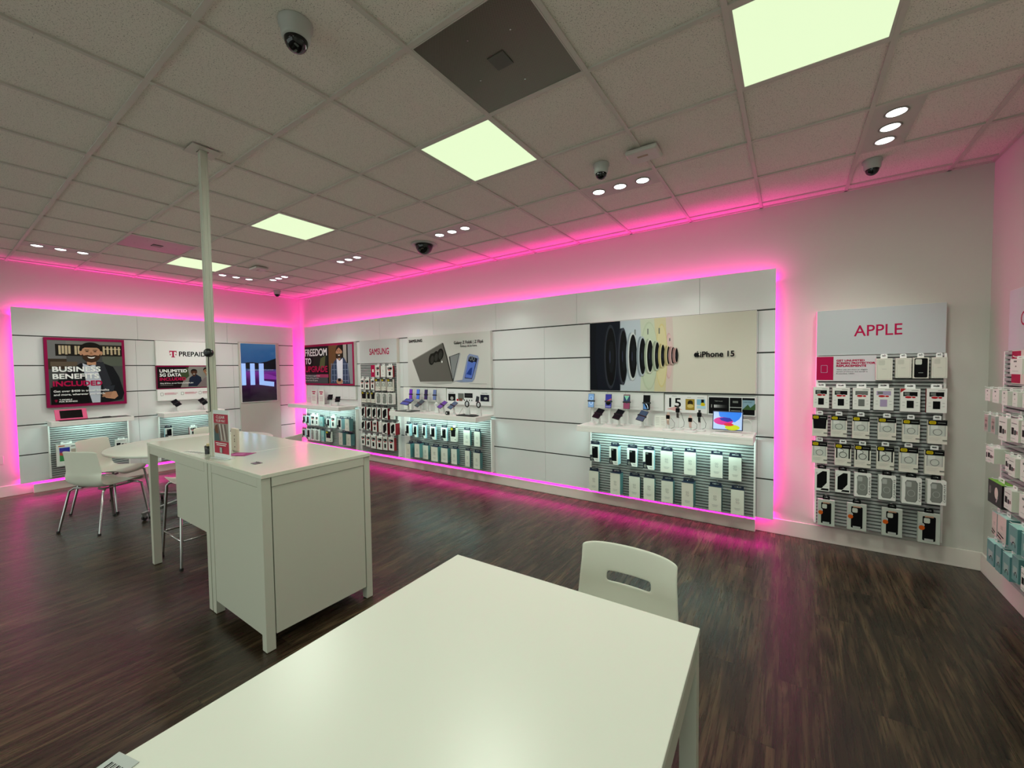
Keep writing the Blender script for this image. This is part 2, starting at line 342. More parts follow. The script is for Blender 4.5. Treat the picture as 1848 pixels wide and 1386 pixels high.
backdrop('long glossy white grooved wall panel with pink edge glow on the back wall', (0, YB, 0), 0, -6.55, 1.344, [-5.44, -4.22, -2.97, -1.80, -.62, .71], [-5.0, -4.72, -3.66, -1.84, -1.06, -.45, 1.21])
backdrop('glossy white grooved wall panel with pink edge glow on the far left wall', (XL, 0, 0), PI/2, -1.213, 2.367, [.01, 1.21], [-.02, 1.29])

# ------------------------------------------------------------------ printed boards
FY = -.146
def board(name, label, cat, loc, rz, x0, x1, z0, z1, edge, art, y0=-.09, fy=FY, facem=None):
    """a flat printed board of real thickness; art(m, w, h) draws from its lower left corner"""
    t = thing(name, label, cat, loc, rz)
    bx(x0, x1, fy, y0-.0005, z0, z1, edge).build('board', t, bevel=.002, seg=1)
    m = MB().face(fy); w_, h_ = x1-x0, z1-z0
    art(m, w_, h_); 
    m.v = [(a+x0, b, c+z0) for a, b, c in m.v]; m.build('printed_face', t)
    return t
def tee(m, x, z, h, c):          # slab-serif T emblem with side squares
    w_ = h*.9
    m.rect(x, z+h*.84, x+w_, z+h, c).rect(x+w_*.38, z+h*.08, x+w_*.62, z+h*.86, c).rect(x+w_*.24, z, x+w_*.76, z+h*.12, c)
    m.rect(x, z+h*.62, x+w_*.08, z+h*.86, c).rect(x+w_*.92, z+h*.62, x+w_, z+h*.86, c)
    m.rect(x+w_*.04, z+h*.33, x+w_*.2, z+h*.5, c).rect(x+w_*.8, z+h*.33, x+w_*.96, z+h*.5, c)
def man(m, cx, cz, s, skin, hair, beard=True, longhair=False):   # printed head, face height = 2*s
    if longhair: m.ell(cx, cz+.05*s, s*1.0, s*1.18, hair); m.pl([(cx-s*1.0, cz), (cx+s*1.0, cz), (cx+s*.95, cz-s*1.0), (cx-s*.95, cz-s*1.0)], hair)
    else: m.ell(cx, cz+s*.38, s*.92, s*.82, hair)
    m.rect(cx-s*.36, cz-s*1.35, cx+s*.36, cz-s*.5, skin)
    m.ell(cx-s*.8, cz-s*.02, s*.13, s*.24, skin).ell(cx+s*.8, cz-s*.02, s*.13, s*.24, skin)
    m.ell(cx, cz, s*.76, s, skin)
    if beard:
        m.pl([(cx-s*.76, cz-s*.05), (cx-s*.6, cz-s*.3), (cx-s*.3, cz-s*.22), (cx, cz-s*.3), (cx+s*.3, cz-s*.22), (cx+s*.6, cz-s*.3), (cx+s*.76, cz-s*.05), (cx+s*.68, cz-s*.6), (cx+s*.38, cz-s*.98), (cx, cz-s*1.08), (cx-s*.38, cz-s*.98), (cx-s*.68, cz-s*.6)], col('#3d291c'))
    m.pl([(cx-s*.32, cz-s*.42), (cx, cz-s*.5), (cx+s*.32, cz-s*.42), (cx+s*.2, cz-s*.58), (cx, cz-s*.63), (cx-s*.2, cz-s*.58)], WI)
    for k in (-1, 1):
        m.ell(cx+k*s*.32, cz+s*.16, s*.13, s*.055, col('#2a1c14')).rect(cx+k*s*.32-s*.18, cz+s*.28, cx+k*s*.32+s*.18, cz+s*.35, hair)
    m.pl([(cx-s*.05, cz+s*.1), (cx+s*.05, cz+s*.1), (cx+s*.13, cz-s*.16), (cx-s*.13, cz-s*.16)], col('#9b6e50'))
    if not longhair: m.pl([(cx-s*.78, cz+s*.35), (cx-s*.5, cz+s*.6), (cx+s*.5, cz+s*.6), (cx+s*.78, cz+s*.35), (cx+s*.7, cz+s*.95), (cx+s*.2, cz+s*1.18), (cx-s*.4, cz+s*1.12), (cx-s*.75, cz+s*.85)], hair)
    else: m.pl([(cx-s*.72, cz+s*.35), (cx, cz+s*.8), (cx+s*.72, cz+s*.35), (cx+s*.6, cz+s*1.02), (cx, cz+s*1.2), (cx-s*.6, cz+s*1.02)], hair)
L_ = (XL, 0, 0); LR = PI/2; B_ = (0, YB, 0)
def biz(m, W, Hh):
    m.rect(0, 0, W, Hh, col('#8d0f45')); m.rect(.03, .04, W-.03, Hh-.035, col('#4c4c4b'))
    m.rect(.03, .62, .2, Hh-.04, col('#6e6e6c')).rect(.1, .70, W-.03, .86, col('#1c1712')).rect(.2, .86, W-.03, Hh-.04, col('#77756f'))
    for k, x in enumerate((.13, .16, .19, .22, .28, .31, .56, .60, .64, .68, .72)): m.rect(x, .72+(k % 2)*.01, x+.022, .84, col('#b9a887'))
    m.rect(.57, .80, .75, .81, col('#d8cba6')).rect(.03, .52, .2, .66, col('#3a2d22')).rect(.05, .56, .3, .62, col('#5b4e40')).rect(.55, .56, W-.03, .7, col('#565b50'))
    m.pl([(.04, .04), (.06, .3), (.2, .48), (.33, .60), (.52, .62), (.66, .55), (.72, .40), (.77, .16), (.74, .07), (.6, .04)], col('#15161a'))
    m.pl([(.35, .60), (.42, .56), (.51, .61), (.53, .4), (.51, .04), (.43, .04), (.38, .3)], col('#b9bfca'))
    m.pl([(.47, .60), (.56, .62), (.64, .3), (.56, .2), (.52, .4)], col('#2b2d33'))
    man(m, .44, .745, .125, SKIN, HAIR)
    m.rect(.04, .04, .4, .27, col('#0c0b0c'))
    m.pl([(.59, .21), (.68, .19), (.7, .12), (.66, .08), (.57, .1), (.53, .15)], SKIN)
    for k in range(4): m.rrect(.53+k*.008, .115+k*.022, .62+k*.008, .132+k*.022, .006, col('#a3775b'))
    m.pl([(.55, .27), (.67, .28), (.65, .19), (.54, .18)], col('#2d3138'))
    for s_, z, h_, w_, c, bo in (('BUSINESS', .485, .066, .46, WI, .003), ('BENEFITS', .387, .066, .44, WI, .003), ('INCLUDED', .287, .066, .47, MAG, .003), ('Get over $400 in travel benefits', .205, .026, .54, WI, .0008), ('and more, wherever you work.', .158, .026, .50, WI, .0008)):
        m.txt(s_, .065, z, h_, c, w=w_, bold=bo)
    tee(m, .07, .073, .03, MAG); m.txt('T-MOBILE', .112, .092, .018, WI, w=.12, bold=.0006).txt('FOR BUSINESS', .112, .066, .018, WI, w=.17, bold=.0006)
board('framed_poster', 'poster of a smiling bearded man with a tablet and the words BUSINESS BENEFITS INCLUDED', 'poster', L_, LR, -.953, -.16, 1.122, 2.068, col('#6e0c38'), biz)
def pre_head(m, W, Hh):
    m.rect(.002, .002, W-.002, Hh-.002, col('#e9e9e6')); tee(m, .17, .13, .105, MAG); m.txt('PREPAID', .295, .15, .075, DK, w=.36, bold=.002)
board('header_sign', 'white header sign with a T emblem and PREPAID, behind the pole', 'sign', L_, LR, .2, 1.0, 1.69, 2.08, Wp, pre_head)
def pre_mid(m, W, Hh):
    m.rect(0, 0, W, Hh, col('#8d0f45')); m.rect(.006, .012, W-.006, Hh-.02, col('#1b0f12'))
    m.pl([(.3, .02), (.42, .36), (W-.01, .36), (W-.01, .012)], col('#84827b')).pl([(.28, .25), (.4, .35), (.42, .2), (.33, .12)], col('#3d4a30'))
    m.pl([(.4, .03), (.42, .17), (.5, .24), (.58, .18), (.6, .03)], col('#1d2537')); man(m, .485, .26, .048, col('#4d3022'), HAIR, beard=False)
    m.pl([(.52, .03), (.62, .16), (.74, .22), (W-.02, .1), (W-.02, .03)], col('#7a6c6c')); man(m, .665, .28, .055, col('#9b6c50'), HAIR, beard=False)
    for s_, z, h_, w_, c in (('UNLIMITED', .265, .047, .35, WI), ('5G DATA', .2, .047, .27, WI), ('INCLUDED', .135, .047, .33, MAG)): m.txt(s_, .037, z, h_, c, w=w_, bold=.002)
    m.txt('Only $15/mo. on our Connect prepaid plan', .038, .083, .018, WI, w=.43, bold=.0005).rect(.038, .06, .2, .064, LG)
board('banner_poster', 'dark banner of two smiling people, UNLIMITED 5G DATA INCLUDED, under the PREPAID sign', 'poster', L_, LR, .2, 1.0, 1.315, 1.688, col('#6e0c38'), pre_mid)
def pre_low(m, W, Hh):
    m.rect(.002, .002, W-.002, Hh-.002, col('#e9e9e6'))
    for x in (.038, .3, .54):
        m.rrect(x, .08, x+.035, .13, .006, GR).rrect(x+.005, .085, x+.03, .125, .004, WI)
        m.rect(x+.05, .112, x+.22, .118, MAG).rect(x+.05, .094, x+.2, .1, MAG).rect(x+.05, .1175, x+.17, .121, MAG)
board('info_board', 'white footer board with three small icons beneath the two-person banner', 'sign', L_, LR, .2, 1.0, 1.13, 1.313, Wp, pre_low)
# wall screen
t = thing('wall_screen', 'tall lit screen showing white letters over a purple landscape, left wall', 'screen', L_, LR)
bx(1.37, 2.072, -.12, -.0905, .16, 2.12, mat('screen_surround', '#bdb9af', .35)).build('surround', t, bevel=.004)
bx(1.388, 2.012, -.135, -.1205, 1.012, 2.10, mat('screen_bezel', '#dcdcd8', .3)).build('bezel', t)
sm = bpy.data.materials.new('screen_picture'); sm.use_nodes = True; nt = sm.node_tree; _b = nt.nodes['Principled BSDF']
tc = nt.nodes.new('ShaderNodeTexCoord'); sp = nt.nodes.new('ShaderNodeSeparateXYZ'); rp = nt.nodes.new('ShaderNodeValToRGB'); mr = nt.nodes.new('ShaderNodeMapRange')
mr.inputs['From Min'].default_value = 1.02; mr.inputs['From Max'].default_value = 2.09
nt.links.new(tc.outputs['Object'], sp.inputs[0]); nt.links.new(sp.outputs['Z'], mr.inputs['Value']); nt.links.new(mr.outputs[0], rp.inputs[0])
el = rp.color_ramp.elements; el[0].position = 0; el[0].color = lin('#160818'); el[1].position = 1; el[1].color = lin('#3a6796')
for p_, c_ in ((.22, '#2a0a2e'), (.38, '#4a1458'), (.5, '#7a2a93'), (.56, '#2b4f80'), (.75, '#2d5a8e')): e_ = el.new(p_); e_.color = lin(c_)
_b.inputs['Base Color'].default_value = (0, 0, 0, 1); _b.inputs['Roughness'].default_value = .1; nt.links.new(rp.outputs[0], _b.inputs['Emission Color']); _b.inputs['Emission Strength'].default_value = .75
bx(1.397, 2.003, -.1355, -.1352, 1.022, 2.09, sm).build('display', t)
m = MB().face(-.1355); bl = mat('screen_letters', '#8fb4ee', .5, emit=.65); hl = mat('screen_hills', '#0f1622', .3)
m.pl([(.01, .71), (.1, .73), (.2, .735), (.3, .72), (.45, .75), (.61, .81), (.61, .60), (.01, .62)], hl)
m.pl([(.3, .48), (.44, .52), (.61, .46), (.61, .40), (.4, .42)], mat('screen_violet', '#7a2f9c', .5, emit=.4))
m.rect(.01, .315, .08, .713, bl).rect(.153, .315, .232, .713, bl).pl([(.303, .713), (.387, .713), (.387, .385), (.57, .36), (.565, .27), (.303, .315)], bl)
m.txt('WHERE ADVENTURE IS LASTING', .11, .585, .014, WI, w=.45)
m.v = [(a+1.39, b, c+1.015) for a, b, c in m.v]; m.build('picture_lettering', t)
# back wall posters
def freedom(m, W, Hh):
    m.rect(0, 0, W, Hh, col('#9a1446')); m.rect(.0, .025, W-.05, Hh-.04, col('#15130f'))
    m.rect(.82, .025, 1.12, Hh-.04, col('#6b4a2c')).rect(1.28, .03, 1.38, Hh-.04, col('#a29d92')).rect(1.42, .03, W-.05, Hh-.04, col('#8b8d90')).rect(.3, .27, .78, .55, col('#20241a')).pl([(.5, .3), (.55, .5), (.72, .55), (.68, .33)], col('#59603a'))
    m.rect(.02, .03, .78, .2, col('#4a4c4e')).rect(.4, .14, .8, .2, col('#a9395f'))
    m.pl([(.86, .03), (.89, .3), (1.0, .44), (1.12, .5), (1.3, .5), (1.42, .36), (1.47, .03)], col('#33415c'))
    for k in range(7): m.rect(.9+k*.085, .05, .912+k*.085, .40, col('#8b97ad'))
    for k in range(4): m.rect(.9, .08+k*.1, 1.44, .09+k*.1, col('#77839a'))
    m.pl([(1.08, .49), (1.17, .44), (1.27, .49), (1.25, .03), (1.1, .03)], col('#dfe1ea'))
    man(m, 1.16, .60, .105, SKIN, col('#2a1c12'), longhair=True)
    m.ell(1.16, .07, .1, .05, SKIN).rrect(1.11, .07, 1.2, .125, .01, DK)
    m.txt('FREEDOM', .03, .555, .13, WI, w=.745, bold=.004).txt('TO', .035, .40, .11, WI, w=.2, bold=.004).txt('UPGRADE', .035, .245, .11, MAG, w=.75, bold=.004)
    m.txt('The freedom to upgrade every', .03, .16, .026, WI, w=.5).txt('Trade in & Phone and you', .03, .115, .026, WI, w=.46).txt('on our best 5G plans', .03, .07, .026, WI, w=.42)
board('advert_poster', 'poster of a man in a plaid shirt with the words FREEDOM TO UPGRADE', 'poster', B_, 0, -6.46, -4.86, 1.31, 2.08, Wp, freedom)
def samsign(m, W, Hh): m.rect(.002, .002, W-.002, Hh-.002, col('#c8cac8')); m.txt('SAMSUNG', .5*W+.04, .145, .10, MAG, w=.5, al='c', bold=.0025)
board('header_sign', 'pale grey header sign with thin pink lettering above the far tall rack', 'sign', B_, 0, -4.70, -3.735, 1.69, 2.08, Wc, samsign)
def galaxy(m, W, Hh):
    m.rect(.002, .002, W-.002, Hh-.002, col('#cdccc6'))
    m.pl([(.25, .06), (1.0, .085), (.9, .05), (.6, .03)], col('#a9a9a4'))
    m.pl([(.87, .44), (1.08, .49), (1.10, .475), (.965, .09), (.94, .085)], col('#3e4042')).pl([(.895, .44), (1.065, .475), (.95, .13), (.935, .12)], col('#8a8d8e')).pl([(1.08, .49), (1.10, .475), (.965, .09), (.955, .1)], col('#b5b8ba'))
    m.pl([(.95, .09), (1.13, .11), (1.3, .085), (1.1, .07)], col('#8b93a8'))
    m.pl([(.101, .41), (.74, .645), (.765, .64), (.84, .442), (.95, .084), (.267, .074)], col('#65625c'))
    m.pl([(.765, .64), (.84, .442), (.95, .084), (.93, .08), (.815, .44), (.74, .645)], col('#3d3b37'))
    m.pl([(.101, .41), (.74, .645), (.745, .635), (.115, .402)], col('#8d8a83'))
    for k in range(3): m.ell(.525+k*.09, .41+k*.035, .062, .085, col('#14130f'), rot=-.25)
    for k in range(3): m.ell(.525+k*.09, .41+k*.035, .042, .06, col('#2b2a26'), rot=-.25)
    m.pl([(.48, .36), (.7, .37), (.745, .5), (.71, .53), (.5, .49)], col('#17160f'))
    for k in range(3): m.ell(.535+k*.085, .405+k*.03, .035, .06, col('#34332e'), rot=-.25)
    m.ell(.735, .37, .012, .016, WI)
    m.pl([(1.12, .1), (1.145, .075), (1.30, .08), (1.34, .12), (1.43, .40), (1.41, .44), (1.26, .47), (1.225, .44)], col('#8794b8')).pl([(1.165, .13), (1.3, .12), (1.405, .40), (1.28, .44), (1.25, .42)], col('#161b30')).pl([(1.175, .14), (1.295, .13), (1.375, .35), (1.335, .36), (1.31, .345), (1.23, .37)], col('#5b78cc')).pl([(1.2, .19), (1.29, .17), (1.31, .28), (1.27, .27)], col('#1f3f8d'))
    m.ring(1.285, .41, .022, .03, .006, LG).ring(1.335, .40, .022, .03, .006, LG)
    m.txt('SAMSUNG', .04, .68, .04, DK, w=.29, bold=.0016).txt('Galaxy Z Fold6 | Z Flip6', .976, .615, .04, DK, w=.53, bold=.0007).txt('Galaxy AI is here', 1.095, .57, .026, DK, w=.30, bold=.0005).rect(1.25, .055, 1.56, .058, GR)
board('advert_poster', 'white poster of a folding grey phone beside a blue flip phone', 'poster', B_, 0, -3.48, -1.86, 1.315, 2.08, Wp, galaxy)
def lenses(m, W, Hh):
    m.rect(.002, .002, W-.002, Hh-.002, col('#cfcabb'))
    top = Hh-.004
    for x0, x1, c in ((.82, .895, '#cdbcb3'), (.70, .83, '#c9c09a'), (.56, .715, '#bfc6b0'), (.35, .57, '#b4bec5')): m.pl([(x0-.02, .004), (x1, .004), (x1+.02, Hh*.5), (x1, top), (x0-.02, top)], col(c))
    m.ell(.86, .37, .04, .235, col('#c9a5a2')).ell(.865, .37, .033, .22, col('#d3b6b1')).ell(.79, .375, .06, .33, col('#cdbf88')).ell(.79, .375, .052, .31, col('#d0c69a')).ell(.66, .375, .09, .45*.8, col('#b4bea4')).ell(.665, .375, .08, .34, col('#bcc6ad'))
    for x in (.51, .645, .76, .865): m.rect(x, .6 if x < .8 else .52, x+.012, .66 if x < .8 else .55, MG)
    m.rect(.0, .004, .353, top, col('#0b0e16')).pl([(.1, .004), (.353, .004), (.353, top), (.08, top), (.06, .38)], col('#0f131e'))
    D = [(.243, .375, .072, .356), (.385, .377, .051, .312), (.491, .375, .052, .26), (.594, .373, .042, .213), (.672, .373, .038, .184), (.745, .374, .03, .156), (.802, .373, .025, .126), (.858, .375, .02, .101), (.902, .373, .023, .093), (.936, .374, .017, .079)]
    rims = ['#2b2e37', '#383b44', '#c3c8c6', '#aab3b8', '#c6ccbb', '#b3bba8', '#cfc69b', '#c9bd92', '#c8a8a2', '#b99590']; sides = ['#12151e', '#1a1d27', '#8f9aa1', '#7f8a91', '#98a48e', '#8d977f', '#a89c68', '#a3976b', '#a4807c', '#94706c']
    for (x, z, rx, rz), rc, sc_ in zip(D, rims, sides):
        m.ell(x-.02, z, rx, rz*.99, col(sc_)).ell(x, z, rx, rz, col(rc)).ell(x+.004, z, rx*.82, rz*.9, DK).ell(x+.01, z, rx*.45, rz*.5, col('#131519')).ell(x-.005, z, rx*.1, rz*.2, col('#2d3044'))
    # fruit emblem
    x, z = 1.128, .372
    m.ell(x-.009, z, .0165, .022, DK).ell(x+.009, z, .0165, .022, DK).ell(x+.027, z+.004, .009, .011, col('#cfcabb')).ell(x+.006, z+.029, .004, .010, DK, rot=-.6)
    m.txt('iPhone 15', 1.16, .35, .052, DK, w=.292, bold=.0018)
board('advert_poster', 'wide poster of stacked camera lenses going from black to pastel on cream', 'poster', B_, 0, -.43, 1.2, 1.312, 2.078, Wp, lenses)
# retail strip boards below the posters
def tiles(n, extra=None):
    def f(m, W, Hh):
        m.rect(.001, .001, W-.001, Hh-.001, col('#dcdedb'))
        for k in range(1, n): m.rect(W*k/n-.0015, .0, W*k/n+.0015, Hh, LG)
        for k in range(n): m.rect(W*(k+.25)/n, .03, W*(k+.75)/n, .032, LG)
        if extra: extra(m, W, Hh)
    return f
board('price_board', 'white blank tile board below the plaid shirt poster', 'display board', B_, 0, -6.44, -4.87, 1.06, 1.295, Wp, tiles(8), fy=-.125)
board('price_board', 'white tile board behind the hanging purple and blue phones', 'display board', B_, 0, -3.46, -2.70, 1.09, 1.30, Wp, tiles(4), fy=-.125)
def galcards(m, W, Hh):
    m.rect(0, 0, W, Hh, col('#e3e5e4'))
    m.rect(.03, .05, .17, .15, DK).ell(.1, .085, .03, .025, LG).txt('Galaxy Buds', .04, .165, .012, DK, w=.1)
    m.rect(.19, .05, .23, .08, RED).rect(.22, .07, .33, .16, MG).rect(.235, .05, .3, .09, col('#6e4a3c')).rect(.34, .1, .49, .165, DK).rect(.35, .115, .48, .15, col('#2c2c30'))
    for k in range(4): m.ell(.34+k*.045, .065, .008, .012, DK)
    m.pl([(.54, .05), (.6, .05), (.61, .12), (.56, .13)], col('#36393f')).rect(.63, .06, .78, .15, col('#1b1d2c')).ell(.72, .1, .03, .018, LG).txt('Galaxy Ring', .65, .165, .012, DK, w=.1)
board('info_board', 'white board of small earbud, watch and ring pictures under the folding phone poster', 'display board', B_, 0, -2.68, -1.865, 1.07, 1.29, Wp, galcards, fy=-.13)
board('price_board', 'white tile board behind the hanging phones under the lens poster', 'display board', B_, 0, -.43, .375, 1.11, 1.30, Wp, tiles(4), fy=-.125)
def fifteen(m, W, Hh):
    m.rect(.001, .001, W-.001, Hh-.001, col('#dfe0de'))
    m.pl([(.02, .03), (.1, .06), (.17, .03), (.1, .015)], col('#d5a7a4')).txt('iPhone', .07, .162, .009, DK, w=.045).txt('15', .045, .055, .09, DK, w=.11, bold=.002)
    m.rect(.2, .03, .285, .14, col('#9c8433')).ell(.245, .1, .025, .028, col('#2c2412')).ell(.245, .07, .03, .02, col('#c7b36a')).rect(.215, .155, .25, .158, GR)
    m.rect(.305, .085, .38, .14, col('#7ab0c9')).rect(.345, .09, .37, .14, DK).ell(.36, .09, .02, .018, YE).rect(.305, .05, .385, .075, col('#a9cfe0')).rect(.31, .155, .37, .158, GR)
board('info_board', 'white board with a big black 15 and two small pictures, beside the tablet', 'display board', B_, 0, .39, .79, 1.105, 1.285, Wp, fifteen, fy=-.13)
def darkcards(m, W, Hh):
    m.rect(.001, .001, W-.001, Hh-.001, col('#dfe0de')); m.rect(.008, .01, .185, Hh-.01, DK).rect(.19, .08, .29, Hh-.01, DK).rect(.19, .01, .29, .076, DK).rect(.294, .01, W-.008, Hh-.01, DK)
    m.rect(.03, .07, .036, .1, LG)
    for k in range(8): m.rect(.055+k*.014, .07, .067+k*.014, .098, col(['#c9c9c9', '#a9a9a9', '#8d8d8d', '#6e6e6e', '#555555', '#3d3d3d', '#2b2b2b', '#1c1c1c'][k]))
    m.txt('Trade in to save', .06, .13, .01, LG, w=.07).rect(.215, .12, .26, .14, MG).rect(.2, .045, .28, .049, LG).rect(.296, .06, W-.01, .15, col('#7f9fae')).pl([(.296, .06), (.34, .11), (.36, .08), (.4, .12), (.4, .06)], col('#3d5a34')).txt('A NEW WORLD', .305, .125, .01, DK, w=.07)
board('info_board', 'black screens board of three dark pictures behind the open tablet', 'display board', B_, 0, .795, 1.198, 1.10, 1.28, Wp, darkcards, fy=-.13)
def appsign(m, W, Hh): m.rect(.002, .002, W-.002, Hh-.002, col('#bcc0c1')); m.txt('APPLE', .25, .155, .088, MAG, w=.293, bold=.0008)
board('header_sign', 'grey header sign with a five-letter pink word, right end of back wall', 'sign', B_, 0, 1.643, 2.432, 1.65, 2.035, Wc, appsign, y0=0, fy=-.075)
def promo(m, W, Hh):
    m.rect(0, 0, W, Hh, col('#cfccce')); k = W/.388
    m.rect(.0, .008, .115*k, Hh-.006, MAG).rrect(.03*k, .07, .075*k, .135, .006, LIL).rrect(.033*k, .073, .072*k, .132, .005, MAG)
    for i, s_ in enumerate(('GET UNLIMITED', 'SCREEN PROTECTOR', 'REPLACEMENTS')): m.txt(s_, .135*k, .165-.022*i, .015, MAG, w=(.18, .245, .19)[i]*k, bold=.0012)
    for i, s_ in enumerate(('When you purchase an eligible', 'screen protector and enroll in', 'Protection <360>')): m.txt(s_, .135*k, .093-.017*i, .009, DK, w=(.2, .2, .12)[i]*k)
board('promo_card', 'pink and white card reading GET UNLIMITED SCREEN PROTECTOR REPLACEMENTS, near the right corner', 'sign', B_, 0, 1.645, 2.033, 1.432, 1.645, Wp, promo, y0=-.091, fy=-.095)
board('promo_card', 'small pink and white card at the top of the far tall rack', 'sign', B_, 0, -4.38, -4.20, 1.46, 1.66, Wp, lambda m, W, Hh: m.rect(0, 0, W, Hh, Wc).rect(0, 0, W*.58, Hh, MAG).rrect(W*.2, .08, W*.4, .13, .005, WI).rect(W*.65, .14, W*.95, .15, MAG).rect(W*.65, .11, W*.9, .12, MAG).rect(W*.65, .08, W*.95, .083, GR), y0=-.157, fy=-.161)
R_ = (XR, 0, 0); RR = -PI/2
board('header_sign', 'white header sign on the right wall starting with a pink letter C', 'sign', R_, RR, -2.06, -1.26, 1.645, 2.03, Wp, lambda m, W, Hh: m.rect(.002, .002, W-.002, Hh-.002, col('#c9c9cd')).txt('C', .165, .15, .088, MAG), y0=0, fy=-.055)
board('promo_card', 'pink card behind the packs on the right wall, cut by the frame edge', 'sign', R_, RR, -1.93, -1.50, 1.44, 1.645, Wp, lambda m, W, Hh: m.rect(0, .0, W, Hh, Wc).rect(0, .005, .12, Hh-.005, MAG), y0=-.071, fy=-.075)

# ------------------------------------------------------------------ slat boards and shelves
def slats(label, loc, rz, x0, x1, z0, z1, depth=.146, y0=-.09, divs=()):
    t = thing('slat_board', label, 'slat wall board', loc, rz)
    bx(x0, x1, -depth+.014, y0-.0005, z0, z1, slat_back).build('backing', t)
    s = MB(); n = int((z1-z0-.02)/.0275); p = (z1-z0)/n
    for k in range(n):
        z = z0+k*p; s.prism([(-depth+.013, z+.004), (-depth, z+.0075), (-depth, z+p-.0045), (-depth+.013, z+p-.002)], slat_m, x0+.012, x1-.012, 'x')
    for d in divs: s.box(d-.001, d+.001, -depth-.0006, -depth+.01, z0, z1, slat_back)
    s.build('slats', t)
    bx(x0-.002, x0+.012, -depth-.001, y0-.001, z0, z1, shelf_m).build('side_trim', t); bx(x1-.012, x1+.002, -depth-.001, y0-.001, z0, z1, shelf_m).build('side_trim', t)
slats('silver slat board under the shelf of the plaid shirt poster', B_, 0, -6.46, -4.86, .17, .885, divs=(-5.66,))
slats('far tall silver slat board between the two shelves near the far corner', B_, 0, -4.70, -3.735, .17, 1.685)
slats('silver slat board under the shelf of the folding phone poster', B_, 0, -3.48, -1.86, .17, .885, divs=(-2.67,))
slats('silver slat board under the shelf of the lens poster', B_, 0, -.43, 1.2, .15, .885, divs=(.385,))
slats('tall silver slat board near the right corner of the back wall', B_, 0, 1.645, 2.433, .19, 1.648, depth=.09, y0=0)
slats('silver slat board under the left shelf with the pink framed tablet', L_, LR, -.955, -.155, .18, .885)
slats('silver slat board under the shelf of the PREPAID sign', L_, LR, .2, .99, .18, .885)
slats('tall silver slat board on the right wall', R_, RR, -2.06, -1.26, .19, 1.643, depth=.07, y0=0)
struct(bx(-3.65, -3.485, YB-.1, YB-.0905, .15, 1.3, shelf_m).build('trim_2'))
coolm = mat('shelf_led', '#d8fff4', .5, emit=3)
def shelf(label, loc, rz, x0, x1, depth=.466):
    t = thing('display_shelf', label, 'shelf', loc, rz)
    MB().box(x0, x1, -depth, -.0905, .926, .95, shelf_m).build('shelf_top', t, bevel=.002)
    MB().box(x0, x1, -depth, -depth+.02, .886, .9255, shelf_m).box(x0, x0+.018, -depth+.0205, -.148, .886, .9255, shelf_m).box(x1-.018, x1, -depth+.0205, -.148, .886, .9255, shelf_m).build('skirt', t, bevel=.001, seg=1)
    MB().box(x0+.1, x1-.1, -depth+.13, -depth+.145, .918, .9255, coolm).build('light_strip', t)
    for k in (.3, .7): MB().lathe([(.012, 0), (.012, -.004), (.008, -.006)], coolm, (x0+(x1-x0)*k, -depth+.06, .9), 12).build('spot_lamp', t)
    arealight(t, ((x0+x1)/2, -depth+.137, .914), (math.radians(32), 0, 0), x1-x0-.2, .015, SHELF_W*(x1-x0)*(.6 if rz else 1), COOL)
    return t
shelf('white shelf below the plaid shirt poster, beside the far corner', B_, 0, -6.54, -4.87)
shelf('white shelf below the folding phone poster', B_, 0, -3.56, -1.865)
shelf('white shelf below the lens poster, holding the open tablet', B_, 0, -.45, 1.2)
shelf('white shelf on the left wall with the pink framed tablet', L_, LR, -.96, -.155, .445)
shelf('white shelf on the left wall partly behind the pole', L_, LR, .19, 1.0, .445)

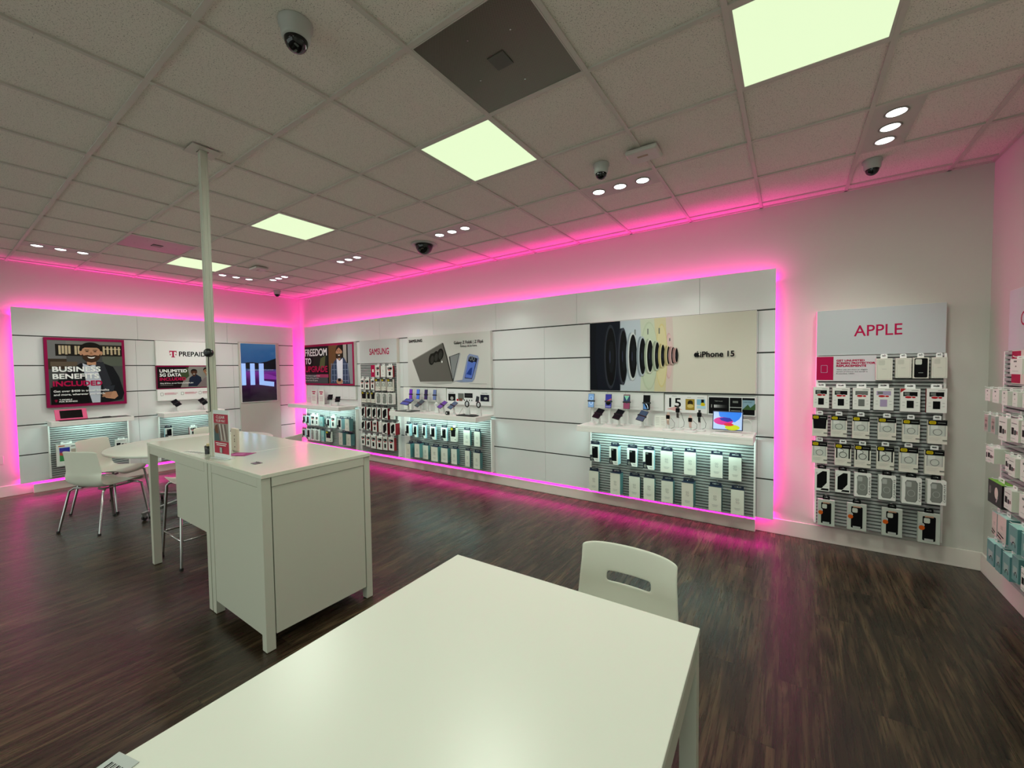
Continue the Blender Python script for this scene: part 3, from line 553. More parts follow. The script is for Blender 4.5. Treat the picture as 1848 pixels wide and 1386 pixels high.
# packs: kind, position along the wall, centre height, width, height, depth (metres)
DATA = {
 'lens1': [('win',-0.35,0.613,0.113,0.193,0.03),('win',-0.108,0.621,0.097,0.198,0.09),('win',0.074,0.611,0.109,0.197,0.03),('win',0.251,0.609,0.111,0.203,0.05),('plain',0.427,0.605,0.119,0.22,0.03),('plain',0.65,0.614,0.11,0.226,0.03),('plain',0.886,0.617,0.106,0.219,0.03),('plain',1.042,0.609,0.106,0.221,0.03)],
 'lens2': [('plain',-0.364,0.292,0.114,0.226,0.03),('plain',-0.088,0.314,0.108,0.233,0.1),('plain',0.098,0.293,0.115,0.227,0.03),('plain',0.254,0.3,0.112,0.229,0.04),('plain',0.443,0.308,0.113,0.221,0.07),('plain',0.644,0.323,0.106,0.233,0.12),('plain',0.882,0.316,0.108,0.228,0.09),('plain',1.065,0.305,0.108,0.233,0.05)],
 'fold1': [('win',-3.412,0.648,0.09,0.184,0.06),('win',-3.276,0.637,0.088,0.188,0.03),('win',-3.081,0.641,0.07,0.195,0.03),('win',-2.896,0.636,0.109,0.192,0.03),('win',-2.672,0.637,0.112,0.193,0.03),('otterblack',-2.471,0.648,0.101,0.198,0.05),('plain',-2.238,0.622,0.12,0.212,0.03),('plain',-2.054,0.621,0.1,0.203,0.03)],
 'fold2': [('plain',-3.335,0.344,0.096,0.213,0.12),('plain',-3.162,0.359,0.107,0.211,0.1),('plain',-3.046,0.335,0.114,0.21,0.04),('plain',-2.819,0.34,0.134,0.209,0.08),('plain',-2.642,0.337,0.13,0.207,0.06),('plain',-2.453,0.341,0.106,0.217,0.06),('plain',-2.232,0.332,0.084,0.222,0.03),('plain',-2.043,0.328,0.114,0.217,0.06)],
 'free1': [('win',-6.436,0.623,0.102,0.154,0.03),('win',-6.299,0.617,0.106,0.189,0.03),('wtop',-6.124,0.629,0.146,0.199,0.03),('wtop',-5.984,0.629,0.096,0.191,0.03),('teal',-5.834,0.621,0.112,0.182,0.03),('win',-5.606,0.607,0.108,0.173,0.03),('wtop',-5.449,0.635,0.132,0.21,0.03),('win',-5.141,0.629,0.119,0.188,0.1),('plain',-4.942,0.623,0.124,0.211,0.08)],
 'free2': [('win',-6.463,0.353,0.123,0.165,0.03),('win',-6.29,0.35,0.131,0.208,0.03),('mate',-6.144,0.35,0.118,0.219,0.03),('mate',-5.988,0.35,0.126,0.217,0.03),('teal',-5.799,0.349,0.101,0.208,0.03),('otterblack',-5.608,0.353,0.172,0.192,0.03),('plain',-5.047,0.377,0.108,0.216,0.14),('plain',-4.911,0.361,0.133,0.203,0.08)],
 'sam0': [('red',-4.144,1.554,0.094,0.189,0.03),('plainw',-4.012,1.554,0.112,0.183,0.03),('red',-3.843,1.55,0.144,0.186,0.03)],
 'sam1': [('red',-4.566,1.341,0.099,0.179,0.03),('red',-4.435,1.339,0.127,0.178,0.03),('red',-4.289,1.34,0.098,0.176,0.03),('otterring',-4.155,1.334,0.129,0.194,0.03),('otterring',-4.005,1.335,0.108,0.189,0.03),('otterring',-3.846,1.332,0.137,0.196,0.03)],
 'sam2': [('otterblack',-4.527,1.12,0.129,0.179,0.03),('otterblack',-4.4,1.119,0.082,0.169,0.03),('otterblack',-4.285,1.118,0.103,0.176,0.03),('mate',-4.143,1.111,0.141,0.188,0.03),('mate',-3.99,1.109,0.134,0.19,0.03),('mate',-3.816,1.116,0.129,0.186,0.05)],
 'sam3': [('diag',-4.563,0.866,0.11,0.176,0.03),('diag',-4.409,0.861,0.124,0.179,0.03),('diag',-4.267,0.862,0.117,0.182,0.03),('diag',-4.14,0.862,0.1,0.184,0.03),('diag',-3.968,0.865,0.144,0.185,0.05),('plainw',-3.811,0.861,0.095,0.161,0.03)],
 'sam4': [('diag',-4.572,0.639,0.111,0.153,0.03),('diag',-4.421,0.635,0.117,0.161,0.03),('red',-4.258,0.637,0.11,0.177,0.03),('plainw',-4.116,0.639,0.078,0.175,0.03),('diag',-3.961,0.626,0.126,0.19,0.06),('diag',-3.729,0.638,0.127,0.186,0.09)],
 'sam5': [('red',-4.583,0.381,0.111,0.175,0.03),('red',-4.416,0.382,0.116,0.194,0.05),('red',-4.276,0.376,0.129,0.21,0.05),('red',-4.118,0.375,0.138,0.212,0.05),('red',-3.973,0.379,0.115,0.21,0.05),('red',-3.824,0.384,0.136,0.206,0.05)],
 'app0': [('apcase',2.073,1.53,0.098,0.173,0.04),('apcase',2.186,1.539,0.091,0.156,0.03),('apblack',2.284,1.538,0.088,0.161,0.03),('apcase',2.385,1.539,0.083,0.158,0.03)],
 'app1': [('red',1.677,1.292,0.108,0.176,0.03),('red',1.809,1.289,0.114,0.176,0.03),('redgrey',1.94,1.29,0.109,0.177,0.03),('redlilac',2.075,1.292,0.119,0.177,0.03),('redcorner',2.229,1.288,0.112,0.179,0.03),('red',2.374,1.288,0.11,0.183,0.03)],
 'app2': [('otterblack',1.671,1.051,0.105,0.181,0.03),('otterclear',1.799,1.053,0.106,0.177,0.03),('otterclear',1.94,1.053,0.108,0.18,0.03),('otterclear',2.099,1.054,0.108,0.175,0.03),('otterclear',2.238,1.049,0.098,0.177,0.03),('otterclear',2.383,1.05,0.105,0.181,0.03)],
 'app3': [('otterclear',1.672,0.821,0.106,0.186,0.03),('otterring',1.829,0.817,0.107,0.181,0.03),('otterring',1.954,0.816,0.103,0.182,0.03),('otterring',2.093,0.819,0.105,0.187,0.03),('otterclear',2.228,0.82,0.108,0.193,0.03),('otterclear',2.372,0.817,0.106,0.188,0.03)],
 'app4': [('diag',1.692,0.584,0.103,0.187,0.03),('diag',1.83,0.588,0.099,0.18,0.03),('mate',1.956,0.584,0.104,0.194,0.05),('mate',2.105,0.584,0.102,0.195,0.05),('mate',2.243,0.586,0.109,0.201,0.07),('mate',2.38,0.596,0.1,0.181,0.07)],
 'app5': [('speck',1.724,0.305,0.115,0.22,0.03),('speck',1.925,0.307,0.122,0.218,0.03),('speck',2.141,0.306,0.12,0.22,0.03),('speck',2.351,0.303,0.122,0.231,0.03)],
 'rt0': [('small',1.413,1.548,0.143,0.081,0.03)],
 'rt1': [('small',1.781,1.374,0.076,0.071,0.03),('small',1.663,1.373,0.093,0.078,0.03),('small',1.473,1.374,0.071,0.076,0.05),('small',1.347,1.375,0.057,0.076,0.05),('small',1.233,1.375,0.059,0.073,0.05)],
 'rt2': [('blister',1.792,1.2,0.059,0.103,0.03),('blister',1.688,1.2,0.064,0.105,0.03),('smallart',1.519,1.196,0.108,0.127,0.04),('smallart',1.372,1.207,0.09,0.118,0.04),('smallart',1.251,1.209,0.088,0.112,0.04)],
 'rt3': [('smallart',1.748,1.012,0.066,0.094,0.03),('smallart',1.6,1.032,0.098,0.085,0.06),('smallart',1.475,1.011,0.063,0.092,0.03),('smallart',1.357,1.012,0.078,0.1,0.05),('small',1.217,1.019,0.088,0.106,0.05)],
 'rt4': [('blackbox',1.562,0.816,0.189,0.133,0.05),('smallart',1.39,0.828,0.094,0.11,0.05),('small',1.209,0.838,0.099,0.114,0.05)],
 'rt5': [('goto',1.623,0.623,0.069,0.135,0.03),('goto',1.454,0.645,0.113,0.137,0.05),('tealpack',1.25,0.657,0.1,0.128,0.07),('tealpack',1.109,0.664,0.094,0.118,0.07)],
 'rt6': [('tealpack',1.63,0.446,0.102,0.136,0.04),('tealpack',1.524,0.45,0.073,0.147,0.04),('tealpack',1.386,0.461,0.087,0.132,0.05),('tealpack',1.279,0.49,0.074,0.129,0.05),('smallart',1.173,0.47,0.079,0.11,0.05)],
 'l1': [('tabletbox',-0.805,0.478,0.194,0.294,0.03),('smallart',-0.256,0.542,0.137,0.122,0.03)],
 'l2': [('win',0.295,0.627,0.096,0.157,0.05),('red',0.619,0.609,0.105,0.146,0.03)],
}
# ------------------------------------------------------------------ hanging packs
HOOK = mat('hook_wire', '#c9ccca', .25, metal=.7); HOOKW = mat('hook_white', '#e8e9e4', .35)
def hook(parent_frame, x, z, yb, yf, m, group, label):
    """wire peg from the board out to the pack's hang tab, tip turned up, with a base clip"""
    loc, rz = parent_frame
    t = thing('peg_hook', label, 'hook', loc, rz, group)
    MB().tube([(x, yb, z), (x, yf+.008, z), (x, yf, z+.006)], .0022, m, 6).build('wire', t)
    bx(x-.009, x+.009, yb-.003, yb+.0, z-.008, z+.012, m).build('base_clip', t)
def tabshape(m, c, w_, h_, zt, y0=-.0006, y1=.0006, hole=True):
    r = .006; a, b = -w_/2, w_/2; hz = zt+h_*.55; hh = h_*.16; hw = w_*.28
    # a hang tab with a euro slot, made of four strips round the hole
    m.box(a, b, y0, y1, zt-.002, hz-hh, c).box(a, -hw, y0, y1, hz-hh, hz+hh, c).box(hw, b, y0, y1, hz-hh, hz+hh, c)
    m.prism([(a, hz+hh), (b, hz+hh), (b, zt+h_-r), (b-r, zt+h_), (a+r, zt+h_), (a, zt+h_-r)], c, y0, y1)
def art_win(m, w, h, d):
    m.rrect(-w*.28, -h*.30, w*.34, h*.38, w*.05, DK).rect(-w*.24, h*.27, -w*.02, h*.35, MG); m.pl([(-w/2, -h*.48), (-w*.02, -h*.48), (-w*.3, -h*.12), (-w/2, -h*.14)], col('#2b2f37')).rect(-w*.4, -h*.42, -w*.2, -h*.26, GR).rect(w*.1, -h*.41, w*.36, -h*.37, LG)
def art_plain(m, w, h, d):
    for s_, z in (('GO', .06), ('TO', -.06)): m.txt(s_, 0, h*z, h*.085, GR, w=w*.26, al='c')
    for k in range(3): m.rect(-w*(.24-.04*k), -h*(.25+.035*k), w*(.24-.04*k), -h*(.238+.035*k), LG)
def art_red(m, w, h, d, c=DK, corner=False):
    if corner: m.pl([(-w/2, h/2), (-w*.2, h/2), (-w*.5, h*.32)], RED)
    m.rect(-w*.36, h*.17, w*.36, h*.36, c).rect(-w*.3, h*.22, -w*.04, h*.33, MG)
    m.ell(-w*.1, h*.13, w*.2, h*.065, WI).ell(w*.17, h*.13, w*.13, h*.055, WI).ell(-w*.1, h*.13, w*.17, h*.05, RED).ell(w*.17, h*.13, w*.1, h*.04, RED)
    m.rect(-w*.18, -h*.34, w*.18, -h*.02, c)
    for z in (-.1, -.24): m.rect(-w*.4, h*z, -w*.28, h*z+.003, LG).rect(w*.28, h*z, w*.4, h*z+.003, LG)
    m.rect(w*.05, h*.42, w*.4, h*.435, MG)
def art_otter(m, w, h, d, kind):
    if kind == 'black': m.pl([(-w*.44, h*.3), (w*.44, h*.3), (w*.40, -h*.14), (-w*.40, -h*.14)], DK)
    else:
        c = DK if kind == 'ring' else LG
        m.rect(-w*.42, -h*.16, w*.42, h*.3, col('#c4c8be')).rect(-w*.42, -h*.16, -w*.36+(.02*w if c is DK else 0), h*.3, c).rect(w*.36-(.02*w if c is DK else 0), -h*.16, w*.42, h*.3, c)
        m.rrect(-w*.34, h*.12, w*.02, h*.28, w*.04, col('#d7dad2')).ring(0, -h*.0+.0, w*.24, h*.135, w*.035, DK if c is DK else MG)
        if c is DK: m.ring(-w*.16, h*.2, w*.2, h*.09, w*.03, DK, a0=-90, a1=90)
    m.rect(-w*.49, h*.29, w*.49, h*.495, DK).rrect(-w*.44, h*.33, -w*.08, h*.46, h*.045, YE).rrect(-w*.40, h*.35, -w*.12, h*.44, h*.03, col('#a8960c')).rect(0, h*.385, w*.4, h*.40, LG)
    for k in range(3): m.rect(-w*.42, -h*(.24+.05*k), w*(.2-.08*k), -h*(.232+.05*k), LG)
    m.rect(w*.26, -h*.36, w*.49, -h*.31, GR)
def art_mate(m, w, h, d):
    p = [(-.36, .32), (-.26, .42), (.20, .42), (.30, .32), (.30, -.32), (.2, -.42), (-.26, -.42), (-.36, -.32), (-.33, -.2), (-.33, .2)]
    m.pl([(a*w, b*h) for a, b in p], MG); m.pl([(a*w*.93-.002, b*h*.93) for a, b in p], col('#81847d')).rrect(-w*.3, h*.16, -w*.02, h*.36, .006, LG).ring(-w*.03, -h*.08, w*.2, h*.13, .003, LG)
    m.L += 1
    vs, fs = text_geo('CASE-MATE'); y = m.lay(); k = .075*w/.69*1.7; L_t = max(a for a, b in vs)
    m.add([(w*.46-b*k*.8, y, -h*.38+a*h*.76/L_t) for a, b in vs], fs, DK)
def art_speck(m, w, h, d):
    m.rrect(-w*.30, -h*.42, w*.30, h*.40, .008, DK).rrect(-w*.24, h*.17, w*.04, h*.34, .008, col('#b9bdb0')).rect(-w*.2, h*.37, w*.2, h*.42, col('#b58a72'))
    m.ell(-w*.34, h*.09, w*.14, h*.075, LG).ell(-w*.33, 0, w*.14, h*.08, ORG).rect(-w*.2, -h*.44, w*.2, -h*.35, LG)
def art_ap(m, w, h, d, blackc=False):
    if blackc: m.rrect(-w*.42, -h*.46, w*.42, h*.46, w*.1, DK).rrect(-w*.36, h*.16, w*.06, h*.42, w*.08, col('#c9ccbf')).rect(-w*.15, -h*.24, w*.15, -h*.22, LG)
    else: m.rrect(-w*.42, -h*.46, w*.42, h*.46, w*.1, LG).rrect(-w*.405, -h*.452, w*.405, h*.452, w*.1, col('#d6d5c6')).rrect(-w*.36, h*.18, w*.04, h*.42, w*.08, col('#c4c4b6')).rect(-w*.14, 0, w*.14, h*.012, LG)
def art_diag(m, w, h, d):
    m.pl([(-w*.34, h*.22), (w*.04, h*.42), (w*.32, h*.42), (w*.32, -h*.1), (-w*.02, -h*.38), (-w*.34, -h*.38)], DK); m.pl([(-w*.1, -h*.46), (w*.44, -h*.46), (w*.44, -h*.37), (0, -h*.37)], DK).rect(w*.05, -h*.27, w*.4, -h*.26, LG).txt('21', -w*.42, h*.26, h*.09, GR, w=w*.13)
def art_small(m, w, h, d): m.rect(-w*.2, h*.30, w*.05, h*.40, MG).pl([(-w*.1, -h*.02), (w*.05, -h*.02), (0, h*.1)], GR).rect(-w*.3, -h*.3, w*.2, -h*.28, LG)
def art_smart(m, w, h, d): m.rect(-w*.4, -h*.2, -w*.08, h*.12, DK).rect(-w*.02, -h*.2, w*.18, h*.02, col('#23242e')).rect(w*.22, -h*.15, w*.4, 0, col('#8a6a68')).rect(-w*.4, h*.3, w*.3, h*.33, MG).rect(-w*.4, -h*.38, w*.1, -h*.36, LG)
def art_blister(m, w, h, d): m.rect(-w*.35, -h*.4, w*.35, h*.35, col('#b09c96')).rect(-w*.3, h*.1, w*.3, h*.2, col('#8a7570')).ell(0, -h*.15, w*.2, h*.12, MG)
def art_blackbox(m, w, h, d): m.ell(w*.12, h*.05, w*.13, h*.25, col('#d7c9be')).rect(-w*.4, -h*.1, -w*.25, h*.25, MG).pl([(w*.15, -h*.35), (w*.28, -h*.1), (w*.22, -h*.05), (w*.1, -h*.32)], LG)
def art_goto(m, w, h, d): art_plain(m, w, h*.7, d); m.pl([(-w*.4, -h*.22), (w*.3, -h*.32), (w*.2, -h*.36), (-w*.4, -h*.28)], DK).pl([(-w*.45, -h*.34), (w*.05, -h*.42), (-w*.05, -h*.46), (-w*.45, -h*.4)], DK)
def art_tealpack(m, w, h, d): m.rect(-w*.3, -h*.2, w*.3, h*.1, col('#9fb3ad')).ring(w*.1, -h*.3, w*.22, h*.2, .006, DK, a0=0, a1=180)
def art_tablet(m, w, h, d):
    m.rect(-w*.36, -h*.28, w*.14, h*.34, col('#6d3f92')).pl([(-w*.36, -h*.28), (w*.14, -h*.28), (w*.14, -h*.05), (-w*.36, h*.05)], col('#3f8a4d')).pl([(-w*.36, h*.0), (w*.14, -h*.08), (w*.14, h*.1), (-w*.36, h*.12)], col('#b5524e')).pl([(-w*.36, h*.2), (w*.14, h*.15), (w*.14, h*.34), (-w*.36, h*.34)], col('#3a3da0')).rect(-w*.4, h*.4, -w*.1, h*.44, ORG).rect(w*.2, h*.36, w*.4, h*.4, MG)
    m.rrect(w*.2, -h*.2, w*.42, h*.25, .004, col('#b0a494'))
# kind: front, side, lid, tab colour, art, tab present, words
K = {
 'win': (Wp, col('#a9cfd6'), NAVY, NAVY, art_win, 'white case box with black window', 'case_box'),
 'plain': (Wc, TEAL, NAVY, NAVY, art_plain, 'plain white box with navy top', 'accessory_box'),
 'plainw': (Wp, Wp, Wp, WI, art_plain, 'narrow all-white pack', 'accessory_pack'),
 'wtop': (Wp, Wp, Wp, WI, art_red, 'white-topped box with black pictures', 'accessory_pack'),
 'teal': (col('#8fb5b2'), TEAL, NAVY, NAVY, art_tealpack, 'teal case box', 'case_box'),
 'red': (Wp, col('#8c2f33'), Wp, WI, art_red, 'white pack, black windows, red ovals', 'protector_pack'),
 'redgrey': (Wp, Wp, Wp, WI, lambda m, w, h, d: art_red(m, w, h, d, MG), 'white pack, grey windows, red ovals', 'protector_pack'),
 'redlilac': (Wp, Wp, Wp, WI, lambda m, w, h, d: art_red(m, w, h, d, LIL), 'white pack, lilac windows, red ovals', 'protector_pack'),
 'redcorner': (Wp, Wp, Wp, WI, lambda m, w, h, d: art_red(m, w, h, d, DK, True), 'white pack with red corner flash', 'protector_pack'),
 'otterblack': (Wc, Wc, DK, WI, lambda m, w, h, d: art_otter(m, w, h, d, 'black'), 'yellow-badged card with solid black case', 'case_pack'),
 'otterring': (Wc, Wc, DK, WI, lambda m, w, h, d: art_otter(m, w, h, d, 'ring'), 'yellow-badged card with black-edged clear case', 'case_pack'),
 'otterclear': (Wc, Wc, DK, WI, lambda m, w, h, d: art_otter(m, w, h, d, 'clear'), 'yellow-badged card with all-clear case', 'case_pack'),
 'mate': (Wp, Wp, Wp, DK, art_mate, 'white box with grey eight-sided case', 'case_box'),
 'speck': (col('#b4b9ae'), col('#b4b9ae'), Wp, DK, art_speck, 'clear tray, black case, orange sticker', 'case_pack'),
 'apcase': (Wc, Wc, Wc, WI, art_ap, 'cream box with embossed case outline', 'case_box'),
 'apblack': (Wc, Wc, Wc, WI, lambda m, w, h, d: art_ap(m, w, h, d, True), 'cream box showing a black case', 'case_box'),
 'diag': (Wp, col('#7c1f26'), Wp, DK, art_diag, 'white box with slanted black case window', 'case_box'),
 'small': (Wp, col('#c9c9bf'), Wp, WI, art_small, 'small plain white cable box', 'cable_box'),
 'smartart': None,
 'smallart': (Wp, col('#c4c5b6'), Wp, WI, art_smart, 'small white box with dark pictures', 'charger_box'),
 'blister': (col('#b5b5ad'), LG, Wp, WI, art_blister, 'thin clear blister pack', 'blister_pack'),
 'blackbox': (black, black, col('#7fb54a'), WI, art_blackbox, 'black box with green top', 'charger_box'),
 'goto': (col('#d3c6bd'), TEAL, col('#bfe0da'), WI, art_goto, 'teal-sided white box with black strokes', 'charger_box'),
 'tealpack': (col('#6f9a97'), TEAL, col('#a8d8d0'), WI, art_tealpack, 'teal pack with black cable loop', 'cable_box'),
 'tabletbox': (Wp, Wc, Wp, WI, art_tablet, 'wide white box with colourful tablet picture', 'tablet_box'),
}
ORD = ['first', 'second', 'third', 'fourth', 'fifth', 'sixth', 'seventh', 'eighth', 'ninth']
def pack(kind, frame, x, z, w, h, d, yfront, yboard, label, group, hookm=HOOK):
    """x along the board, z = centre height, front face at local y = yfront"""
    fm, sm_, lm, tm, art, words, name = K[kind]
    loc, rz = frame; M_ = Matrix.Rotation(rz, 4, 'Z') @ Vector((x, yfront, 0)) + Vector(loc)
    t = thing(name, label, 'box' if 'box' in name else 'pack', (M_.x, M_.y, z), rz, group)
    t_h = min(.034, h*.2)
    b = MB(); v0 = [(-w/2, 0, -h/2), (w/2, 0, -h/2), (w/2, d, -h/2), (-w/2, d, -h/2), (-w/2, 0, h/2), (w/2, 0, h/2), (w/2, d, h/2), (-w/2, d, h/2)]
    b.add(v0, [(0, 1, 5, 4)], fm); b.add(v0, [(1, 2, 6, 5), (3, 0, 4, 7), (2, 3, 7, 6), (0, 3, 2, 1), (4, 5, 6, 7)], sm_); b.build('carton', t)
    if lm is not sm_: bx(-w/2-.0004, w/2+.0004, -.0004, d+.0004, h/2+.0001, h/2+.002, lm).build('lid', t)
    a = MB().face(0.0); art(a, w, h, d); a.build('printed_front', t)
    q = MB(); yt = max(.002, d*.5)
    tabshape(q, tm, w*(.92 if tm is NAVY else .55 if fm is Wp else .42), t_h, h/2+.001, yt-.0006, yt+.0006); q.build('hang_tab', t)
    return t_h
OFF = {'l': L_, 'b': B_}
def rows(key, data, frame, yfront, yboard, place, group, conv, hookm=HOOK, hg=''):
    for n, (k, x, z, w, h, d) in enumerate(data):
        yf = yfront-(d-.03); words = K[k][5]
        lab = '%s, %s from left, %s' % (words, ORD[n], place)
        th = pack(k, frame, conv(x), z, w, h, d, yf, yboard, lab, group)
        zt = z+h/2+.001+th*.55+th*.1
        hook(frame, conv(x), zt, yboard, yf-.012, hookm, 'hooks in the '+place, 'thin wire hook holding a pack in the %s' % place)
I_ = lambda x: x
for k, fr, yfr, yb, pl_, cv in (
 ('lens1', (B_, 0), -.216, -.147, 'upper row under the lens shelf', I_), ('lens2', (B_, 0), -.216, -.147, 'lower row under the lens shelf', I_),
 ('fold1', (B_, 0), -.216, -.147, 'upper row under the foldable shelf', I_), ('fold2', (B_, 0), -.216, -.147, 'lower row under the foldable shelf', I_),
 ('free1', (B_, 0), -.216, -.147, 'upper row under the corner shelf', I_), ('free2', (B_, 0), -.216, -.147, 'lower row under the corner shelf', I_),
 ('sam0', (B_, 0), -.206, -.147, 'top row of far tall rack', I_), ('sam1', (B_, 0), -.206, -.147, 'second row of far tall rack', I_), ('sam2', (B_, 0), -.206, -.147, 'third row of far tall rack', I_),
 ('sam3', (B_, 0), -.206, -.147, 'fourth row of far tall rack', I_), ('sam4', (B_, 0), -.206, -.147, 'fifth row of far tall rack', I_), ('sam5', (B_, 0), -.206, -.147, 'bottom row of far tall rack', I_),
 ('app0', (B_, 0), -.146, -.091, 'top row of near tall rack', I_), ('app1', (B_, 0), -.146, -.091, 'second row of near tall rack', I_), ('app2', (B_, 0), -.146, -.091, 'third row of near tall rack', I_),
 ('app3', (B_, 0), -.146, -.091, 'fourth row of near tall rack', I_), ('app4', (B_, 0), -.146, -.091, 'fifth row of near tall rack', I_), ('app5', (B_, 0), -.146, -.091, 'bottom row of near tall rack', I_),
 ('l1', (L_, LR), -.225, -.147, 'board under the pink tablet shelf', I_), ('l2', (L_, LR), -.225, -.147, 'board under the shelf behind the pole', I_),
 ('rt0', (R_, RR), -.213, -.071, 'top row on the right wall', lambda y: -y), ('rt1', (R_, RR), -.213, -.071, 'second row on the right wall', lambda y: -y), ('rt2', (R_, RR), -.213, -.071, 'third row on the right wall', lambda y: -y),
 ('rt3', (R_, RR), -.213, -.071, 'fourth row on the right wall', lambda y: -y), ('rt4', (R_, RR), -.213, -.071, 'fifth row on the right wall', lambda y: -y), ('rt5', (R_, RR), -.213, -.071, 'sixth row on the right wall', lambda y: -y), ('rt6', (R_, RR), -.213, -.071, 'lowest row on the right wall', lambda y: -y)):
    rows(k, DATA[k], fr, yfr, yb, pl_, 'packs in the '+pl_, cv, HOOKW if k[0] == 'r' else HOOK)
# ------------------------------------------------------------------ devices on the shelves
ST = mat('stand_plastic', '#dcdedb', .35)
def scr(name, h): return mat('glow_'+name, h, .15, emit=.35)
def phone(name, label, loc, rz, tilt, w, h, m_back, art, stem=0, base=True, roll_=0, group=None, cat='phone', leanx=0):
    """slab on a white stand: stem rises from a round foot to the slab's back"""
    t = thing(name, label, cat, loc, rz, group)
    zc = stem
    R_ = Matrix.Translation((0, 0, zc)) @ Matrix.Rotation(leanx, 4, 'Y') @ Matrix.Rotation(tilt, 4, 'X')
    b = MB(); b.box(-w/2, w/2, -.004, .004, -h/2, h/2, m_back); o = b.build('body', t, bevel=min(.003, w*.05)); o.matrix_local = R_
    a = MB().face(-.0041); art(a, w, h); o = a.build('screen', t); o.matrix_local = R_
    o = bx(-w/2-.006, w/2+.006, -.0055, .006, -.012, .004, black).build('holder_clip', t); o.matrix_local = R_
    if stem:
        s = MB(); back = R_ @ Vector((0, .012, 0)); s.tube([(back.x, .03, .008), (back.x, .03, zc*.55), (back.x, back.y+.004, back.z)], [.016, .012, .011], ST, 10); s.build('stem', t)
        MB().lathe([(.034, 0), (.034, .005), (.028, .009), (.012, .011)], ST, (0, .03, 0), 20).build('foot', t)
    else:
        s = MB(); s.tube([(0, .012, 0), (0, .05, -.01)], .01, ST, 8); s.build('wall_arm', t)
    return t
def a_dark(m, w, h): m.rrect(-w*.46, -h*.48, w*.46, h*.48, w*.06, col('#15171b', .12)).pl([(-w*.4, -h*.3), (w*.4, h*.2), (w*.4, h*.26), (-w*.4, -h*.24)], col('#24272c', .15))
def a_flat(hx):
    def f(m, w, h): m.rrect(-w*.46, -h*.48, w*.46, h*.48, w*.08, scr(hx.strip('#'), hx)).ell(0, 0, w*.3, w*.3, scr('d'+hx.strip('#'), hx))
    return f
def a_blue(m, w, h): m.rrect(-w*.46, -h*.48, w*.46, h*.48, w*.1, scr('b1', '#6f93c0')).ring(0, h*.18, w*.3, h*.14, w*.06, scr('b2', '#aac6e0')).ring(0, -h*.14, w*.32, h*.16, w*.06, scr('b3', '#c5d9ea')).rect(-w*.3, -h*.02, w*.3, h*.02, scr('b4', '#2c4a70'))
def a_purp(m, w, h): m.rrect(-w*.46, -h*.48, w*.46, h*.48, w*.1, scr('p1', '#2c2a86')).ell(0, -h*.14, w*.38, h*.15, DK).pl([(-w*.46, -.02*h), (w*.46, h*.2), (w*.46, h*.1), (-w*.46, -h*.1)], scr('p2', '#a6484c')).rect(-w*.4, -h*.44, w*.4, -h*.34, scr('p3', '#6d6b9a'))
def a_green(m, w, h): m.rrect(-w*.46, -h*.48, w*.46, h*.48, w*.1, scr('g1', '#7b2a4c')).pl([(-w*.46, 0), (-w*.46, h*.4), (w*.46, h*.4), (w*.46, 0), (0, -h*.12)], scr('g2', '#1f3152')).pl([(-w*.4, h*.43), (w*.4, h*.43), (0, h*.08)], scr('g3', '#6fae92'))
def a_arc(m, w, h): m.rrect(-w*.46, -h*.48, w*.46, h*.48, w*.1, DK).pl([(-w*.44, -h*.45), (-w*.44, 0), (w*.1, -h*.45)], scr('a1', '#3b6ba0')).ring(-w*.44, -h*.42, w*.7, h*.42, w*.08, scr('a2', '#c9dcec'), a0=0, a1=90)
def SH(x, y, z=.951): return (x, y, z)
# shelf under the lens poster
for x, art, lb in ((-.392, a_blue, 'pale blue'), (-.19, a_purp, 'dark blue and red'), (.014, a_green, 'green and maroon'), (.225, a_arc, 'black with a white arc')):
    phone('display_phone', 'upright demo phone with a %s picture under the lens poster' % lb, SH(x, 2.36), 0, -.12, .072, .155, black, art, stem=.25, group='upright phones under the lens poster')
for x, y, c, lb in ((-.25, 2.22, a_dark, 'leftmost'), (-.028, 2.22, a_dark, 'middle'), (.22, 2.22, a_flat('#34445a'), 'blue-grey')):
    phone('display_phone', 'tilted demo phone on a short white stand, %s on the lens poster shelf' % lb, SH(x, y), 0, -1.0, .078, .16, black, c, stem=.125, leanx=.25, group='tilted phones on the lens poster shelf')
t = thing('info_card', 'white price card leaning left of the watches on the lens poster shelf', 'card', SH(.37, 2.33), 0)
bx(-.055, .055, 0, .003, 0, .125, Wp).build('card', t); m = MB().face(0)
for k in range(5): m.rect(-.045, .03+k*.018, -.01, .033+k*.018, LG).rect(.01, .03+k*.018, .045, .033+k*.018, LG)
m.build('print', t)
